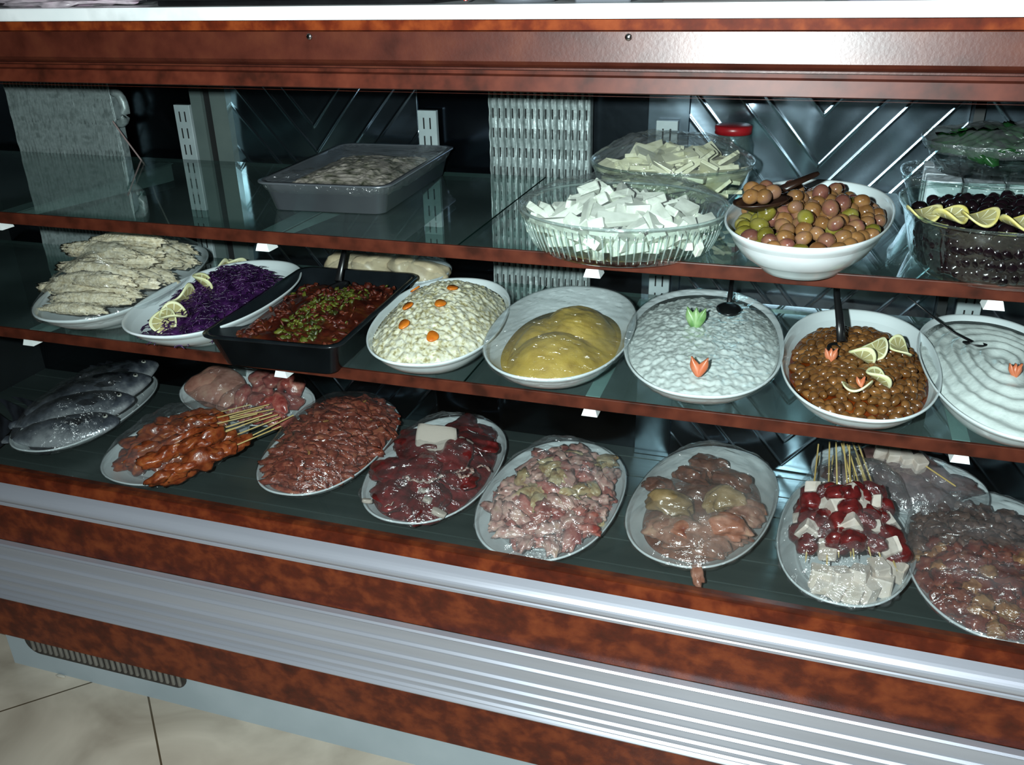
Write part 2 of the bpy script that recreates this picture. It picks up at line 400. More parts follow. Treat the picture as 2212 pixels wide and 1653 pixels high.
# chevron-pressed steel sheets between the posts
def steel_sheet(x0, x1, z0, z1, seed, apex=.945):
    nx, nzv = 300, 330; V = []; F = []
    xc = (x0+x1)/2
    for j in range(nzv):
        z = z0+(z1-z0)*j/(nzv-1)
        for i in range(nx):
            x = x0+(x1-x0)*i/(nx-1)
            t = z - apex - abs(x-xc)*1.17
            h = 0
            for o in (0, -.047):
                q = (t-o) / .125; q = (q-round(q))*.125
                h += .0016*math.exp(-(q/.0018)**2)
            q = (t+.018)/.125; q = abs(q-round(q))*2
            h += .0003*math.sin(PI*q)**2 + .0085*nz(x+seed, z, seed, 4.5) + .0012*nz(x, z, seed+3, 12)
            if seed == 1: h += .0075*math.exp(-((x+.095)**2+(z-1.028)**2)/.0011) + .006*math.exp(-((x-.0)**2/.0009+(z-.985)**2/.004))  # dents added to the sheet's shape to throw the flash back as glints
            V.append((x, YB - max(-.006, h), z))
    for j in range(nzv-1):
        for i in range(nx-1):
            p = j*nx+i; F.append((p, p+1, p+1+nx, p+nx))
    k = len(V)
    V += [(x0, .4679, z0), (x1, .4679, z0), (x1, .4679, z1), (x0, .4679, z1)]
    F += [(k+3, k+2, k+1, k)]
    F += [tuple([k, k+1] + [i for i in range(nx-1, -1, -1)])]
    F += [tuple([k+2, k+3] + [(nzv-1)*nx+i for i in range(nx)])]
    F += [tuple([k+1, k+2] + [j*nx+nx-1 for j in range(nzv-1, -1, -1)])]
    F += [tuple([k+3, k] + [j*nx for j in range(nzv)])]
    o = mk('quilted_steel_sheet', V, F, STEEL, case)
    return o
steel_sheet(-.19, .222, .386, 1.149, 1)
steel_sheet(-1.085, -.665, .386, 1.149, 4, .98)
steel_sheet(.236, .68, .386, 1.149, 8, .93)
MB().box(-1.125, -1.10, .435, .4675, .386, 1.149).box(-1.085, -1.05, .440, .4675, .386, 1.149).build('corner_strip', mat('strip_grey', ['#6e7f7e', '#84938f'], scale=9, rough=.3, metal=.5, rand=False), case)
MB().box(-1.10, -1.085, .443, .4675, .386, 1.149).build('corner_gap', SLOT, case)
MB().box(.222, .236, .43, .4675, .386, 1.149).build('joint_strip', DARKIN, case)
MB().box(-.255, -.19, .448, .4675, .386, 1.149).build('flat_steel_strip', STEEL, case)
MB().box(-.66, -.53, .452, .4675, .386, 1.149).build('smooth_steel_sheet', mat('blue_steel', ['#39434f', '#454f5c'], scale=3, rough=.18, metal=1, rand=False, bump=.002, bscale=4), case)
# screws in the header
for x in (-.575, -.195):
    V, F = blob(1, .0038, .002, .0038, 0, sub=2)
    mk('screw', V, F, mat('screw_steel', ['#c0c0c0'], rough=.2, metal=1), case, loc=(x, -.0525, 1.1715))

MB().box(XL-.02, XR+.02, -.05, .62, 1.1895, 1.2045, bev=.002).build('worktop', MARBLE)
tag(bpy.data.objects['worktop'], 'white stone worktop lying along the top of the display case', 'worktop')

# front glass
gp = tag(MB().box(XL+.03, XR-.03, -.069, -.064, .4775, 1.113).build('front_glass_pane', PANEG), 'large clear glass pane closing the front of the display case', 'glass pane')
gp.location = (0, 0, 0)

# posts
def post(x, zt, label):
    r = thing('slotted_post', label, 'shelf post', (x, YB-.012, .665), 0, 'slotted shelf posts on the back wall')
    MB().box(-.0175, .0175, -.012, -.002, 0, zt-.665, bev=.001).build('post_rail', POSTM, r)
    s = MB(); z = zt-.665-.012
    while z > .02:
        for xx in (-.006, .006): s.box(xx-.0012, xx+.0012, -.0128, -.0118, z-.019, z)
        z -= .031
    s.build('slots', SLOT, r)
post(-1.145, 1.014, 'leftmost slotted grey post, beside the left cooling fins')
post(-.640, 1.016, 'slotted grey post behind the steel rice tray')
post(-.222, 1.010, 'slotted grey post behind the bowl of sliced cheese')
post(.268, .993, 'rightmost slotted grey post, behind the green dish')

# evaporators
def evap(x0, x1, z0, z1, label, bends):
    r = thing('cooling_coil', label, 'cooling coil', ((x0+x1)/2, .43, z0))
    w = (x1-x0)/2; h = z1-z0; V = []; F = []; nf = int((x1-x0)/(.0085 if bends else .011)); nzv = int(h/.006)
    nx = nf*6
    for j in range(nzv+1):
        for i in range(nx+1):
            ph = i/6.0
            q = 1 if (i % 6) in (0, 1, 5) else 0
            zz_ = h*j/nzv
            row = .5+.5*math.cos(2*PI*zz_/.055)
            y = -.007*q - .0018*row + .0008*nz(i*.5, j*.3, 2)
            V.append((-w+2*w*i/nx + .0005*math.sin(2*PI*zz_/.0275), y, zz_))
    for j in range(nzv):
        for i in range(nx): p = j*(nx+1)+i; F.append((p, p+1, p+nx+2, p+nx+1))
    k = len(V); V += [(-w, .02, 0), (w, .02, 0), (w, .02, h), (-w, .02, h)]
    F += [(k+3, k+2, k+1, k), tuple([k, k+1]+list(range(nx, -1, -1))), tuple([k+2, k+3]+[nzv*(nx+1)+i for i in range(nx+1)]), tuple([k+1, k+2]+[j*(nx+1)+nx for j in range(nzv, -1, -1)]), tuple([k+3, k]+[j*(nx+1) for j in range(nzv+1)])]
    mk('fin_block', V, F, FIN, r, smooth=False)
    sl = MB()
    for i in range(nf):
        x = -w+2*w*(i+.5)/nf; zz_ = .018
        while zz_ < h-.02: sl.box(x-.0009, x+.0009, -.0035, -.0022, zz_, zz_+.016); zz_ += .0325
    sl.build('fin_slits', SLOT, r)
    if bends:
        for zc in bends:
            t = MB().tube([(w+.0, .004, zc-z0-.030)]+[(w+.022*math.sin(PI*k/10)**.8, .004, zc-z0-.03*math.cos(PI*k/10)) for k in range(1, 10)]+[(w, .004, zc-z0+.03)], .009, 10)
            t.build('pipe_bend', FIN, r, smooth=True)
evap(-1.553, -1.30, .50, 1.149, 'wide aluminium cooling coil with pipe bends at the left end', (1.005, .83, .72, .60))
evap(-.522, -.348, .60, 1.149, 'narrow aluminium cooling coil between rice tray and feta dish', None)
tag(MB().tube([(-1.283, .40, .985), (-1.26, .40, .95), (-1.225, .40, .90), (-1.215, .40, .84), (-1.20, .41, .77), (-1.205, .42, .70)], .0016, 6).build('coil_wire', mat('pinkish_wire', ['#9a8482'], rough=.4)), 'thin wire hanging beside the left cooling coil', 'wire')

# shelves
for (z, nm) in ((.914, 'upper'), (.718, 'lower')):
    for (x0, x1, side) in ((XL+.032, -.4235, 'left'), (-.4205, XR-.032, 'right')):
        r = thing('glass_shelf', '%s pane of the %s glass shelf' % (side, nm) + (', under the feta and olive dishes' if (nm, side) == ('upper', 'right') else ', under the steel rice tray' if nm == 'upper' else ', under the yogurt and bean dishes' if side == 'right' else ', under the cabbage and chilli dishes'), 'glass shelf', ((x0+x1)/2, 0, z-.008), 0, 'glass shelves')
        w = (x1-x0)/2
        MB().box(-w, w, .0, .425, 0, .0070).build('glass_sheet', SHELFG, r)
        e = MB().box(w-.0012, w, .0, .425, .0002, .0068) if side == 'left' else MB().box(-w, -w+.0012, .0, .425, .0002, .0068)
        e.box(-w+.002, w-.002, .4252, .4262, .0002, .0068)
        e.build('glass_edge', EDGEG, r)
    o = MB().box(XL+.032, XR-.032, -.0045, -.0002, z-.0165, z+.0008, bev=.001).build('shelf_edge_trim', WOOD2)
    tag(o, 'reddish brown wooden edge strip along the front of the %s glass shelf' % nm, 'shelf trim', 'shelf edge strips')
# brackets
BX = [-1.193, -.717, -.242, .215]
def bracket(x, z, label, flip):
    r = thing('shelf_bracket', label, 'shelf bracket', (x, .43, z), 0, 'shelf brackets')
    V = [(-.003, .0, .0), (-.003, -.41, .0), (-.003, -.425, -.006), (-.003, -.41, -.012), (-.003, -.02, -.035), (-.003, 0, -.035)]
    V2 = [(.003,)+v[1:] for v in V]; n = 6
    MB().add(V+V2, [tuple(range(n)), tuple(range(2*n-1, n-1, -1))]+[((k+1) % n, k, k+n, (k+1) % n+n) for k in range(n)]).box(-flip, flip, -.41, -.01, 0, .0012).build('arm', POSTM, r)
    m = MB(); m.box(-.008, .008, -.4285, -.405, -.010, -.0005, bev=.001)
    m.add([(-.008, -.4285, -.010), (.008, -.4285, -.010), (.008, -.408, -.010), (-.008, -.408, -.010), (-.011, -.430, -.020), (.011, -.430, -.020), (.011, -.406, -.020), (-.011, -.406, -.020)],
          [(3, 2, 1, 0), (4, 5, 6, 7), (0, 1, 5, 4), (1, 2, 6, 5), (2, 3, 7, 6), (3, 0, 4, 7)])
    m.build('plastic_clip', WHITEP, r)
pos_txt = ['above the pale rolls', 'above the cabbage dish', 'under the feta dish', 'under the black olives']
for i, x in enumerate(BX): bracket(x, .914-.0095, 'white tipped bracket holding the upper shelf, ' + pos_txt[i], .016)
pos_txt = ['over the fish platter', 'over the chicken breast platter', 'over the chicken wing platter', 'at far right over the wrapped platters']
for i, x in enumerate(BX): bracket(x, .718-.0095, 'white tipped bracket holding the lower shelf, ' + pos_txt[i], .010)

# ------------------------------------------------------------------ dishes
ZM, ZT, ZB = .7170, .9130, .3850
def porcelain(d, label, rim=None, name='oval_platter'):
    h = rim or d.rim
    a, b = d.a, d.b; t = .0045/b
    prof = [(0, .002), (.50, .002), (.52, 0), (.56, 0), (.58, .004), (.72, h*.28), (.86, h*.58), (.95, h*.84), (1.0, h-.002), (1.0, h), (.992, h+.001), (.975, h-.0005), (.955, h-.005), (.90, h*.66), (.80, h*.40), (.66, h*.2), (.5, .0065), (0, .006)]
    V, F = loft(prof, a, b, d.n, 96)
    o = mk(name, V, F, PORC); o.matrix_world = d.M
    o.location = d.c; o.rotation_euler = (0, 0, d.th)
    return tag(o, label, 'platter', 'white oval serving dishes')

def inner(d, k=.0):
    """height of the dish's inside at relative radius"""
    pr = [(0, .006), (.5, .0065), (.66, d.rim*.2), (.80, d.rim*.40), (.90, d.rim*.66), (.955, d.rim-.005), (1.0, d.rim)]
    for (r0, z0), (r1, z1) in zip(pr, pr[1:]):
        if k <= r1: return z0+(z1-z0)*(k-r0)/(r1-r0)
    return d.rim

def heap(d, peak, edge=.9, p=2.0, dz=0.0, skew=(0, 0)):
    """smooth mound: from the dish's inner wall at relative radius edge up to peak over the rim"""
    ze = inner(d, edge)
    def H(u, v):
        r = min(1.0, d.r(u-skew[0]*(1-d.r(u, v)), v-skew[1]*(1-d.r(u, v)))/edge) if edge else 0
        return ze + (d.rim+peak-ze)*(1-r**p) + dz
    return H

def content(d, H, m, name, label, cat, kind=None, edge=.9, rings=50, seg=150, group=None):
    V, F = field(d.a*edge, d.b*edge, lambda u, v: max(H(u, v), inner(d, min(1, d.r(u, v)))+.0012), d.n, rings, seg, zb=max(.012, inner(d, edge*.8)+.003))
    o = mk(name, V, F, m); o.location = d.c; o.rotation_euler = (0, 0, d.th)
    return tag(o, label, cat, group, kind)

def film(d, dome, label, m=None, seed=0, skirt=.03, cre=.0016, rough_rim=.004, hump=.003, rise=None, glint_folds=()):
    """cling film stretched over the rim, domed by what lies under it, its edge folded down outside"""
    rng = random.Random(seed+99); rings, seg = 44, 200; V = []; F = []
    rr = [i/rings for i in range(1, rings+1)]
    zr = d.rim+.0018
    sk = [(1.008, -.0015), (1.006, -.005), (.985, -.010), (.95, -.015)]
    if glint_folds:  # steep humps added to the film's shape so the flash glints there
        base_rise = rise
        def rise(u, v):
            z = base_rise(u, v) if base_rise else 0
            for (fu, fv, amp, sg) in glint_folds: z += amp*math.exp(-((u-fu)**2+(v-fv)**2)/sg**2)
            return z
    V.append(Vector((0, 0, zr+dome+(rise(0, 0) if rise else 0))))
    for r in rr:
        for j in range(seg):
            t = 2*PI*j/seg; x, y = se(t, d.n); u, v = x*d.a*r*1.004, y*d.b*r*1.004
            z = zr + dome*(1-r**3.0)
            if rise: z += rise(u, v)*(1-r**4)
            z += hump*nz(u, v, seed*3.1, 32)*(1-r**5)
            k_ = abs(nz(math.cos(t)*7, math.sin(t)*7, seed)) * 1.0
            z += cre*math.sin(t*37+6*nz(math.cos(t)*2, math.sin(t)*2, seed+5))*r**4*(1-r**12)
            z += .0012*nz(u*1.0+seed, v*.35, 1, 140) - .0032*abs(nz(u+seed*.3, v, seed*1.7, 62))*(1-r**8) - .0016*abs(nz(u, v+seed, 3, 130))*(1-r**8)
            V.append(Vector((u, v, z)))
    for (k, dz) in sk:
        for j in range(seg):
            t = 2*PI*j/seg; x, y = se(t, d.n)
            w = rough_rim*.6*nz(math.cos(t)*9, math.sin(t)*9, seed+2)
            V.append(Vector((x*(d.a*k+w), y*(d.b*k+w), zr+dz+ .004*nz(math.cos(t)*14, math.sin(t)*14, seed+k*10)*.5)))
    for j in range(seg): F.append((0, 1+j, 1+(j+1) % seg))
    for i in range(rings+len(sk)-1):
        for j in range(seg):
            p = 1+i*seg+j; q = 1+i*seg+(j+1) % seg; F.append((p, p+seg, q+seg, q))
    o = mk('cling_film', V, F, m or WRAP); o.location = d.c; o.rotation_euler = (0, 0, d.th)
    return tag(o, label, 'plastic wrap', 'cling film over the dishes')

def pile(d, meshes, name, label, cat, group, H, gap, nmax, rm, seed, tilt=.5, scl=(.85, 1.15), accept=None, dz=0, yaw=None, dzj=.004, clr=.008):
    rng = random.Random(seed); n = 0
    for (u, v) in darts(d, rm, gap, nmax, rng, accept):
        yw = rng.uniform(0, 2*PI) if yaw is None else yaw[0]+rng.uniform(-yaw[1], yaw[1])
        place(rng.choice(meshes), name, d, u, v, max(H(u, v)+dz+rng.uniform(-dzj, dzj), inner(d, min(1, d.r(u, v)))+clr), (rng.uniform(-tilt, tilt), rng.uniform(-tilt, tilt), yw), rng.uniform(*scl), label, cat, group); n += 1
    return n

def lemon_mesh(name, R_=.021, th=.003, curl=.6, half=False):
    """round slice, bent; material 0 flesh, 1 rind"""
    V = []; F = []; I = []; rs = (0, .25, .5, .72, .84, .93, 1.0); seg = 40
    for s_ in (1, -1):
        for r in rs[1:]:
            for j in range(seg):
                t = 2*PI*j/seg; x, y = R_*r*math.cos(t), R_*r*math.sin(t)
                rr_ = 1-.25*(abs(math.sin(4.5*t)) < .12 and .5 < r < .9)
                z = curl*x*x/R_*1.0 + .35*curl*x*y/R_ + s_*th/2*(1 if r < .97 else .8)*(1-.25*(1-rr_))
                V.append((x, y, z))
    c0 = len(V); V.append((0, 0, th/2)); V.append((0, 0, -th/2)); m_ = len(rs)-1
    for s_ in (0, 1):
        o = s_*m_*seg
        for j in range(seg):
            a_, b_ = o+j, o+(j+1) % seg
            F.append((c0+s_, a_, b_) if s_ == 0 else (c0+s_, b_, a_)); I.append(0)
            for i in range(m_-1):
                f = (a_+i*seg, a_+(i+1)*seg, b_+(i+1)*seg, b_+i*seg)
                F.append(f if s_ == 0 else f[::-1]); I.append(1 if rs[i+2] > .9 else 0)
    for j in range(seg):
        a_ = (m_-1)*seg+j; b_ = (m_-1)*seg+(j+1) % seg; F.append((a_, a_+m_*seg, b_+m_*seg, b_)); I.append(1)
    me = bpy.data.meshes.new(name); me.from_pydata(V, [], F); me.update()
    return me, I
LEMF = None
def lemon_flesh():
    m, nt, b = new_mat('lemon_flesh')
    tc = nt.nodes.new('ShaderNodeTexCoord'); sp_ = nt.nodes.new('ShaderNodeSeparateXYZ'); nt.links.new(tc.outputs['Object'], sp_.inputs[0])
    at = nt.nodes.new('ShaderNodeMath'); at.operation = 'ARCTAN2'; nt.links.new(sp_.outputs[1], at.inputs[0]); nt.links.new(sp_.outputs[0], at.inputs[1])
    mu = nt.nodes.new('ShaderNodeMath'); mu.operation = 'MULTIPLY'; mu.inputs[1].default_value = 4.5; nt.links.new(at.outputs[0], mu.inputs[0])
    si = nt.nodes.new('ShaderNodeMath'); si.operation = 'SINE'; nt.links.new(mu.outputs[0], si.inputs[0])
    ab = nt.nodes.new('ShaderNodeMath'); ab.operation = 'ABSOLUTE'; nt.links.new(si.outputs[0], ab.inputs[0])
    r = nt.nodes.new('ShaderNodeValToRGB'); r.color_ramp.elements[0].position = .08; r.color_ramp.elements[0].color = lin('#e6e4c8'); r.color_ramp.elements[1].position = .25; r.color_ramp.elements[1].color = lin('#a9a070')
    nt.links.new(ab.outputs[0], r.inputs[0]); nt.links.new(r.outputs[0], b.inputs['Base Color']); b.inputs['Roughness'].default_value = .2
    return m
LF = lemon_flesh(); LR = mat('lemon_rind', ['#d8d8a0', '#e4e2c0'], scale=60, rough=.35)
LRY = mat('lemon_rind_yellow', ['#c4b45a', '#d4cc98'], scale=60, rough=.35)
def lemons(d, H, spots, labels, group, rind=LR, R_=.021):
    for (u, v, rx, ry, rz_), lb in zip(spots, labels):
        me, I = lemon_mesh('lemon_slice', R_)
        me.materials.append(LF); me.materials.append(rind); me.polygons.foreach_set('material_index', I); me.polygons.foreach_set('use_smooth', [True]*len(me.polygons))
        place(me, 'lemon_slice', d, u, v, H(u, v)+.007, (rx, ry, rz_), 1, lb, 'lemon slice', group)

def utensil(name, label, pts, handle_r, bowl, m=BLACKP, cat='spoon'):
    """spoon: tapering flat handle through world points, bowl = (centre, direction, length, width)"""
    r = thing(name, label, cat, pts[0])
    o0 = Vector(pts[0]); P = [Vector(p)-o0 for p in pts]
    MB().tube(P, [handle_r*(1.0+.8*(1-i/(len(P)-1))) for i in range(len(P))], 10, flat=.5).build('handle', m, r, smooth=True)
    c_, dirv, L, Wd, up = bowl
    dirv = Vector(dirv).normalized(); up = Vector(up).normalized(); side = dirv.cross(up).normalized(); up = side.cross(dirv)
    V = []; F = []; rings, seg = 8, 28
    for lay in (0, 1):
        for i in range(rings+1):
            q = i/rings
            for j in range(seg):
                t = 2*PI*j/seg; x = math.cos(t)*q*L/2*(1-.08*math.cos(t)); y = math.sin(t)*q*Wd/2
                z = -(1-q*q)*L*.17 - lay*.0016
                V.append(Vector(c_)-o0+dirv*x+side*y+up*z)
    n1 = (rings+1)*seg
    for i in range(rings):
        for j in range(seg):
            a_ = i*seg+j; b_ = i*seg+(j+1) % seg
            F.append((a_, a_+seg, b_+seg, b_)); F.append((n1+b_, n1+b_+seg, n1+a_+seg, n1+a_))
    for j in range(seg):
        a_ = rings*seg+j; b_ = rings*seg+(j+1) % seg; F.append((a_, a_+n1, b_+n1, b_))
    mk('spoon_bowl', V, F, m, r)
    return r

# ================================================================== LOWER GLASS SHELF
# --- pale rolls
d = Dish(-1.093, .144, .205, .106, 1.76, ZM)
porcelain(d, 'white oval dish holding the pale crumbly rolls, far left of the lower shelf')
H = heap(d, .035, .9, 2.2)
ROLLM = mat('pale_crumbly_pastry', ['#b8a684', '#d8ccb0', '#eae0cc'], scale=120, detail=6, rough=.7, bump=.0025, bscale=160, hue=.06, pos=[.25, .5, .7])
ms = variants('pale_roll', 5, lambda i: blob(i+20, .100, .0185, .0145, .22, 2.2, 4, f2=8, a2=.28, bend=.2), ROLLM)
rng = random.Random(5)
rows = [(-.150, .010, 0), (-.115, .0, .004), (-.08, .02, .008), (-.045, -.005, .012), (-.012, .01, .014), (.022, 0, .014), (.056, .012, .012), (.09, -.01, .01), (.125, .0, .006), (.155, .0, .0),
        (-.09, .0, .028), (-.055, .015, .034), (-.015, .0, .038), (.03, .01, .038), (.075, .0, .034), (.11, .0, .028), (-.02, .03, .056), (.045, .01, .056)]
lbl = ['front-most pale roll over the dish rim', 'second row pale roll at the front']
for i, (u, v, dz) in enumerate(rows):
    wv = 1.0 if dz < .02 else .85
    if abs(u) > .14: wv = .62
    elif abs(u) > .11: wv = .8
    place(ms[i % 5], 'pale_roll', d, u, v, .050+dz, (rng.uniform(-.3, .3), rng.uniform(-.1, .1), PI/2-.25+rng.uniform(-.12, .12)), wv, 'cream coloured crumbly roll lying among others in the far left dish', 'pastry roll', 'pale rolls in the far left dish')
film(d, .058, 'cling film over the dish of pale rolls', wrapm('roll_film', .05, .005, 34, 2.2), seed=1, rise=None, hump=.008, glint_folds=[(*at_px(d, lambda u, v: .11, 205, 560), .034, .026), (*at_px(d, lambda u, v: .11, 255, 548), .022, .018)])  # two humps added to the film for the glare over the rolls

# --- purple cabbage
d = Dish(-.889, .112, .185, .108, 1.62, ZM)
porcelain(d, 'white oval dish holding shredded purple cabbage')
CAB = mat('purple_cabbage', ['#10051a', '#260d33', '#3d1b4b', '#6b4274'], scale=60, detail=4, rough=.35, pos=[.3, .45, .6, .78])
H = heap(d, .022, .80, 2.0, skew=(.05, 0))
Hc = lambda u, v: H(u, v) + .004*nz(u, v, 1, 60)
rng = random.Random(8); cab = MB(); V, F = field(d.a*.78, d.b*.80, Hc, d.n, 40, 120, zb=.014); cab.add(V, F)
for k in range(1500):
    u = rng.uniform(-1, 1)*d.a*.82; v = rng.uniform(-1, 1)*d.b*.84
    if d.r(u, v) > .84: continue
    if d.r(u, v) > .66 and rng.random() < .4: continue
    z = Hc(u, v)+rng.uniform(-.001, .006); a = rng.uniform(0, 2*PI); L = rng.uniform(.006, .016); c = rng.uniform(-.5, .5)
    P = [(u+math.cos(a+c*t)*L*t, v+math.sin(a+c*t)*L*t, z+.004*math.sin(PI*(t+1)/2+rng.uniform(-.5, .5))) for t in (-1, -.3, .3, 1)]
    cab.tube(P, [.0006, .0013, .0013, .0006], 5, cap=True, flat=.6)
o = cab.build('shredded_cabbage', CAB, smooth=True); o.location = d.c; o.rotation_euler = (0, 0, d.th)
tag(o, 'heap of shredded dark purple cabbage in the white oval dish', 'cabbage', None, 'stuff')
lemons(d, Hc, [(*at_px(d, Hc, 378, 703), .1, -.2, .4), (*at_px(d, Hc, 362, 714), -.9, .3, 2.0), (*at_px(d, Hc, 403, 650), .5, .8, 1.9), (*at_px(d, Hc, 440, 626), .9, .2, .5), (*at_px(d, Hc, 478, 592), .3, .6, 1.6), (*at_px(d, Hc, 512, 582), .5, .3, 1.0)],
       ['round lemon slice lying flat at the front of the purple cabbage', 'lemon slice standing half under the front slice on the cabbage', 'large upright lemon slice on the left side of the purple cabbage',
        'thin lemon slice curling behind the upright one on the cabbage', 'lemon slice against the left rim behind the others on the cabbage', 'rearmost lemon slice in the purple cabbage dish'], 'lemon slices on the purple cabbage')

# --- black tray with chilli salad
x0, x1, yf, yb = -.782, -.590, -.056, .280
t = thing('black_tray', 'black rectangular tray filled with red chilli salad', 'tray', (-.705, .112, ZM), .055)
def tray(parent, w, l, h, m, tx=.022, name='tray_body', th=.004, cr_=.02, rim=.008):
    def ring(dx, z, r):
        P = []
        ww, ll = w/2-dx, l/2-dx
        for (sx, sy_, a0) in ((1, 1, 0), (-1, 1, PI/2), (-1, -1, PI), (1, -1, 3*PI/2)):
            for k in range(7):
                q = a0+PI/2*k/6; P.append(Vector((sx*(ww-r)+r*math.cos(q), sy_*(ll-r)+r*math.sin(q), z)))
        return P
    R_ = [ring(tx+.01, 0, cr_*.6), ring(tx, .002, cr_*.8), ring(rim, h-.003, cr_), ring(0, h-.001, cr_+.004), ring(0, h+.0012, cr_+.004), ring(rim+.001, h+.0012, cr_), ring(tx+.002, .006, cr_*.8), ring(tx+.012, .004, cr_*.6)]
    V = []; F = []; n = 28
    for r in R_: V += r
    for i in range(len(R_)-1):
        for j in range(n): F.append((i*n+j, i*n+(j+1) % n, (i+1)*n+(j+1) % n, (i+1)*n+j))
    F.append(tuple(range(n-1, -1, -1))); F.append(tuple(range((len(R_)-1)*n, len(R_)*n)))
    return mk(name, V, F, m, parent)
tray(t, .222, .335, .052, BLACKT)
d = Dish(-.705, .112, .155, .100, PI/2+.055, ZM, .046, 7)
H = lambda u, v: .036 + .010*(1-min(1, d.r(u, v)/.86)**3) + .006*nz(u, v, 3, 28) + .0025*nz(u, v, 8, 110)
CHI = mat('chilli_salad', ['#180704', '#361009', '#461a0e', '#4c2810', '#38300f'], scale=34, detail=7, rough=.24, pos=[.28, .42, .55, .64, .78], bump=.002, bscale=90)
V, F = field(d.a*.86, d.b*.84, H, 7, 46, 140, zb=.012)
o = mk('chilli_salad', V, F, CHI); o.location = d.c; o.rotation_euler = (0, 0, d.th); tag(o, 'coarse red chilli and tomato salad filling the black tray', 'salad', None, 'stuff')
GRN = [mat('green_pepper_bit', ['#2a2e0c', '#484c14', '#62641e'], scale=50, rough=.45), mat('red_pepper_bit', ['#300c06', '#4e180b', '#66301a'], scale=50, rough=.5)]
rng = random.Random(3)
for gi, (mm, nn, nm, lb) in enumerate(((GRN[0], 170, 'green_pepper_bits', 'chopped green pepper bits strewn over the red chilli salad'), (GRN[1], 200, 'red_pepper_bits', 'chopped red pepper bits strewn over the chilli salad'))):
    m_ = MB(); k = 0
    while k < nn:
        u = rng.uniform(-1, 1)*d.a*.82; v = rng.uniform(-1, 1)*d.b*.8
        if gi == 0:
            q = nz(u, v, 4, 12)
            if abs(v+.015+.012*math.sin(u*30)) > .032+.02*q or u > .09: 
                if rng.random() > .06: k += 0; 
                if rng.random() > .04: continue
        V, F = blob(rng.random()*99, rng.uniform(.003, .0078), rng.uniform(.0025, .005), .0016, .6, 2, 2)
        R3 = Euler((rng.uniform(-1, 1), rng.uniform(-1, 1), rng.uniform(0, 6))).to_matrix(); z = H(u, v)+.001
        m_.add([R3 @ p + Vector((u, v, z)) for p in V], F); k += 1
    o = m_.build(nm, mm, smooth=True); o.location = d.c; o.rotation_euler = (0, 0, d.th); tag(o, lb, 'chopped pepper', None, 'stuff')
utensil('serving_spoon', 'black spoon standing in the red chilli salad tray', [d.w(.105, .015, .052), d.w(.150, .020, .09), d.w(.2, .028, .17)], .0035, (d.w(.085, .012, .046), (-.4, -1, -.3), .05, .034, (0, 0, 1)))

# --- plate of wrapped pale pieces behind
d = Dish(-.700, .352, .118, .080, 0, ZM, .034)
porcelain(d, 'white plate behind the chilli tray holding pale wrapped fillets', name='oval_plate')
ms = variants('pale_fillet', 3, lambda i: blob(i+60, .046, .030, .022, .3, 1.6, 3), mat('pale_cooked_fillet', ['#a8987c', '#c8b898', '#b5a488'], scale=30, rough=.4, bump=.001, bscale=60))
for (u, v, z, r, lb) in ((-.07, 0, .038, .3, 'leftmost'), (-.015, -.015, .042, 1.0, 'second from left'), (.035, .0, .042, 2.0, 'second from right'), (.075, -.01, .036, .2, 'rightmost'), (-.02, .035, .05, 1.9, 'rearmost')):
    place(ms[int(z*1000) % 3], 'pale_fillet', d, u, v, z, (0, .1, r), 1, lb + ' pale fillet on the wrapped plate behind the chilli tray', 'fillet', 'pale fillets behind the chilli tray')
film(d, .028, 'cling film over the plate of pale fillets', seed=3)

# --- carrot salad
d = Dish(-.497, .112, .180, .098, 1.72, ZM)
porcelain(d, 'white oval dish heaped with creamy carrot salad')
H0 = heap(d, .034, .92, 2.3, skew=(.0, 0))
def H(u, v):
    q = noise.noise(Vector((u*75, v*75, .5))); w = noise.noise(Vector((u*150, v*150, 4)))
    return H0(u, v) + .0055*abs(q) + .003*w
SAL = mat('creamy_salad', ['#5e5430', '#a29a74', '#cac6ac', '#d4d4c6', '#bf9a70'], scale=150, detail=5, rough=.3, pos=[.24, .38, .50, .68, .82], bump=.0022, bscale=130)
content(d, H, SAL, 'creamy_carrot_salad', 'heap of creamy shredded salad with carrot discs on top', 'salad', 'stuff', .93, 90, 300)
ms = variants('carrot_disc', 2, lambda i: loft([(0, -.0015), (.9, -.0015), (1, 0), (.9, .0015), (0, .0018)], .0105, .0085, 2, 28, lambda j, k, z: 1+.07*math.sin(3*j*2*PI/28+i)), mat('carrot', ['#b85a12', '#d27a26'], scale=80, rough=.35))
for (px, py, lb) in ((935, 741, 'orange carrot disc nearest the front of the creamy salad'), (873, 706, 'orange carrot disc second from the front, at the left of the creamy salad'), (881, 668, 'orange carrot disc at the left, above the second one'), (951, 656, 'orange carrot disc in the middle of the creamy salad'), (977, 624, 'orange carrot disc near the back of the creamy salad'), (999, 609, 'rearmost orange carrot disc on the creamy salad'), (897, 632, 'pale sunken carrot disc at the rear left of the creamy salad')):
    z = ZM+.06
    for _ in range(6):
        ray = Rv*((px-1106)/FPX) - Uv*((py-826.5)/FPX) + Fv; P = CAM + ray*((z-CAM.z)/ray.z)
        L = d.M.inverted() @ P; z = ZM + H(L.x, L.y)
    s0 = d.M.inverted() @ P
    gx = (H0(s0.x+.004, s0.y)-H0(s0.x-.004, s0.y))/.008; gy = (H0(s0.x, s0.y+.004)-H0(s0.x, s0.y-.004))/.008
    place(ms[0], 'carrot_disc', d, s0.x, s0.y, H0(s0.x, s0.y)+.006, (math.atan(gy), -math.atan(gx), 0), 1, lb, 'carrot disc', 'carrot discs on the creamy salad')

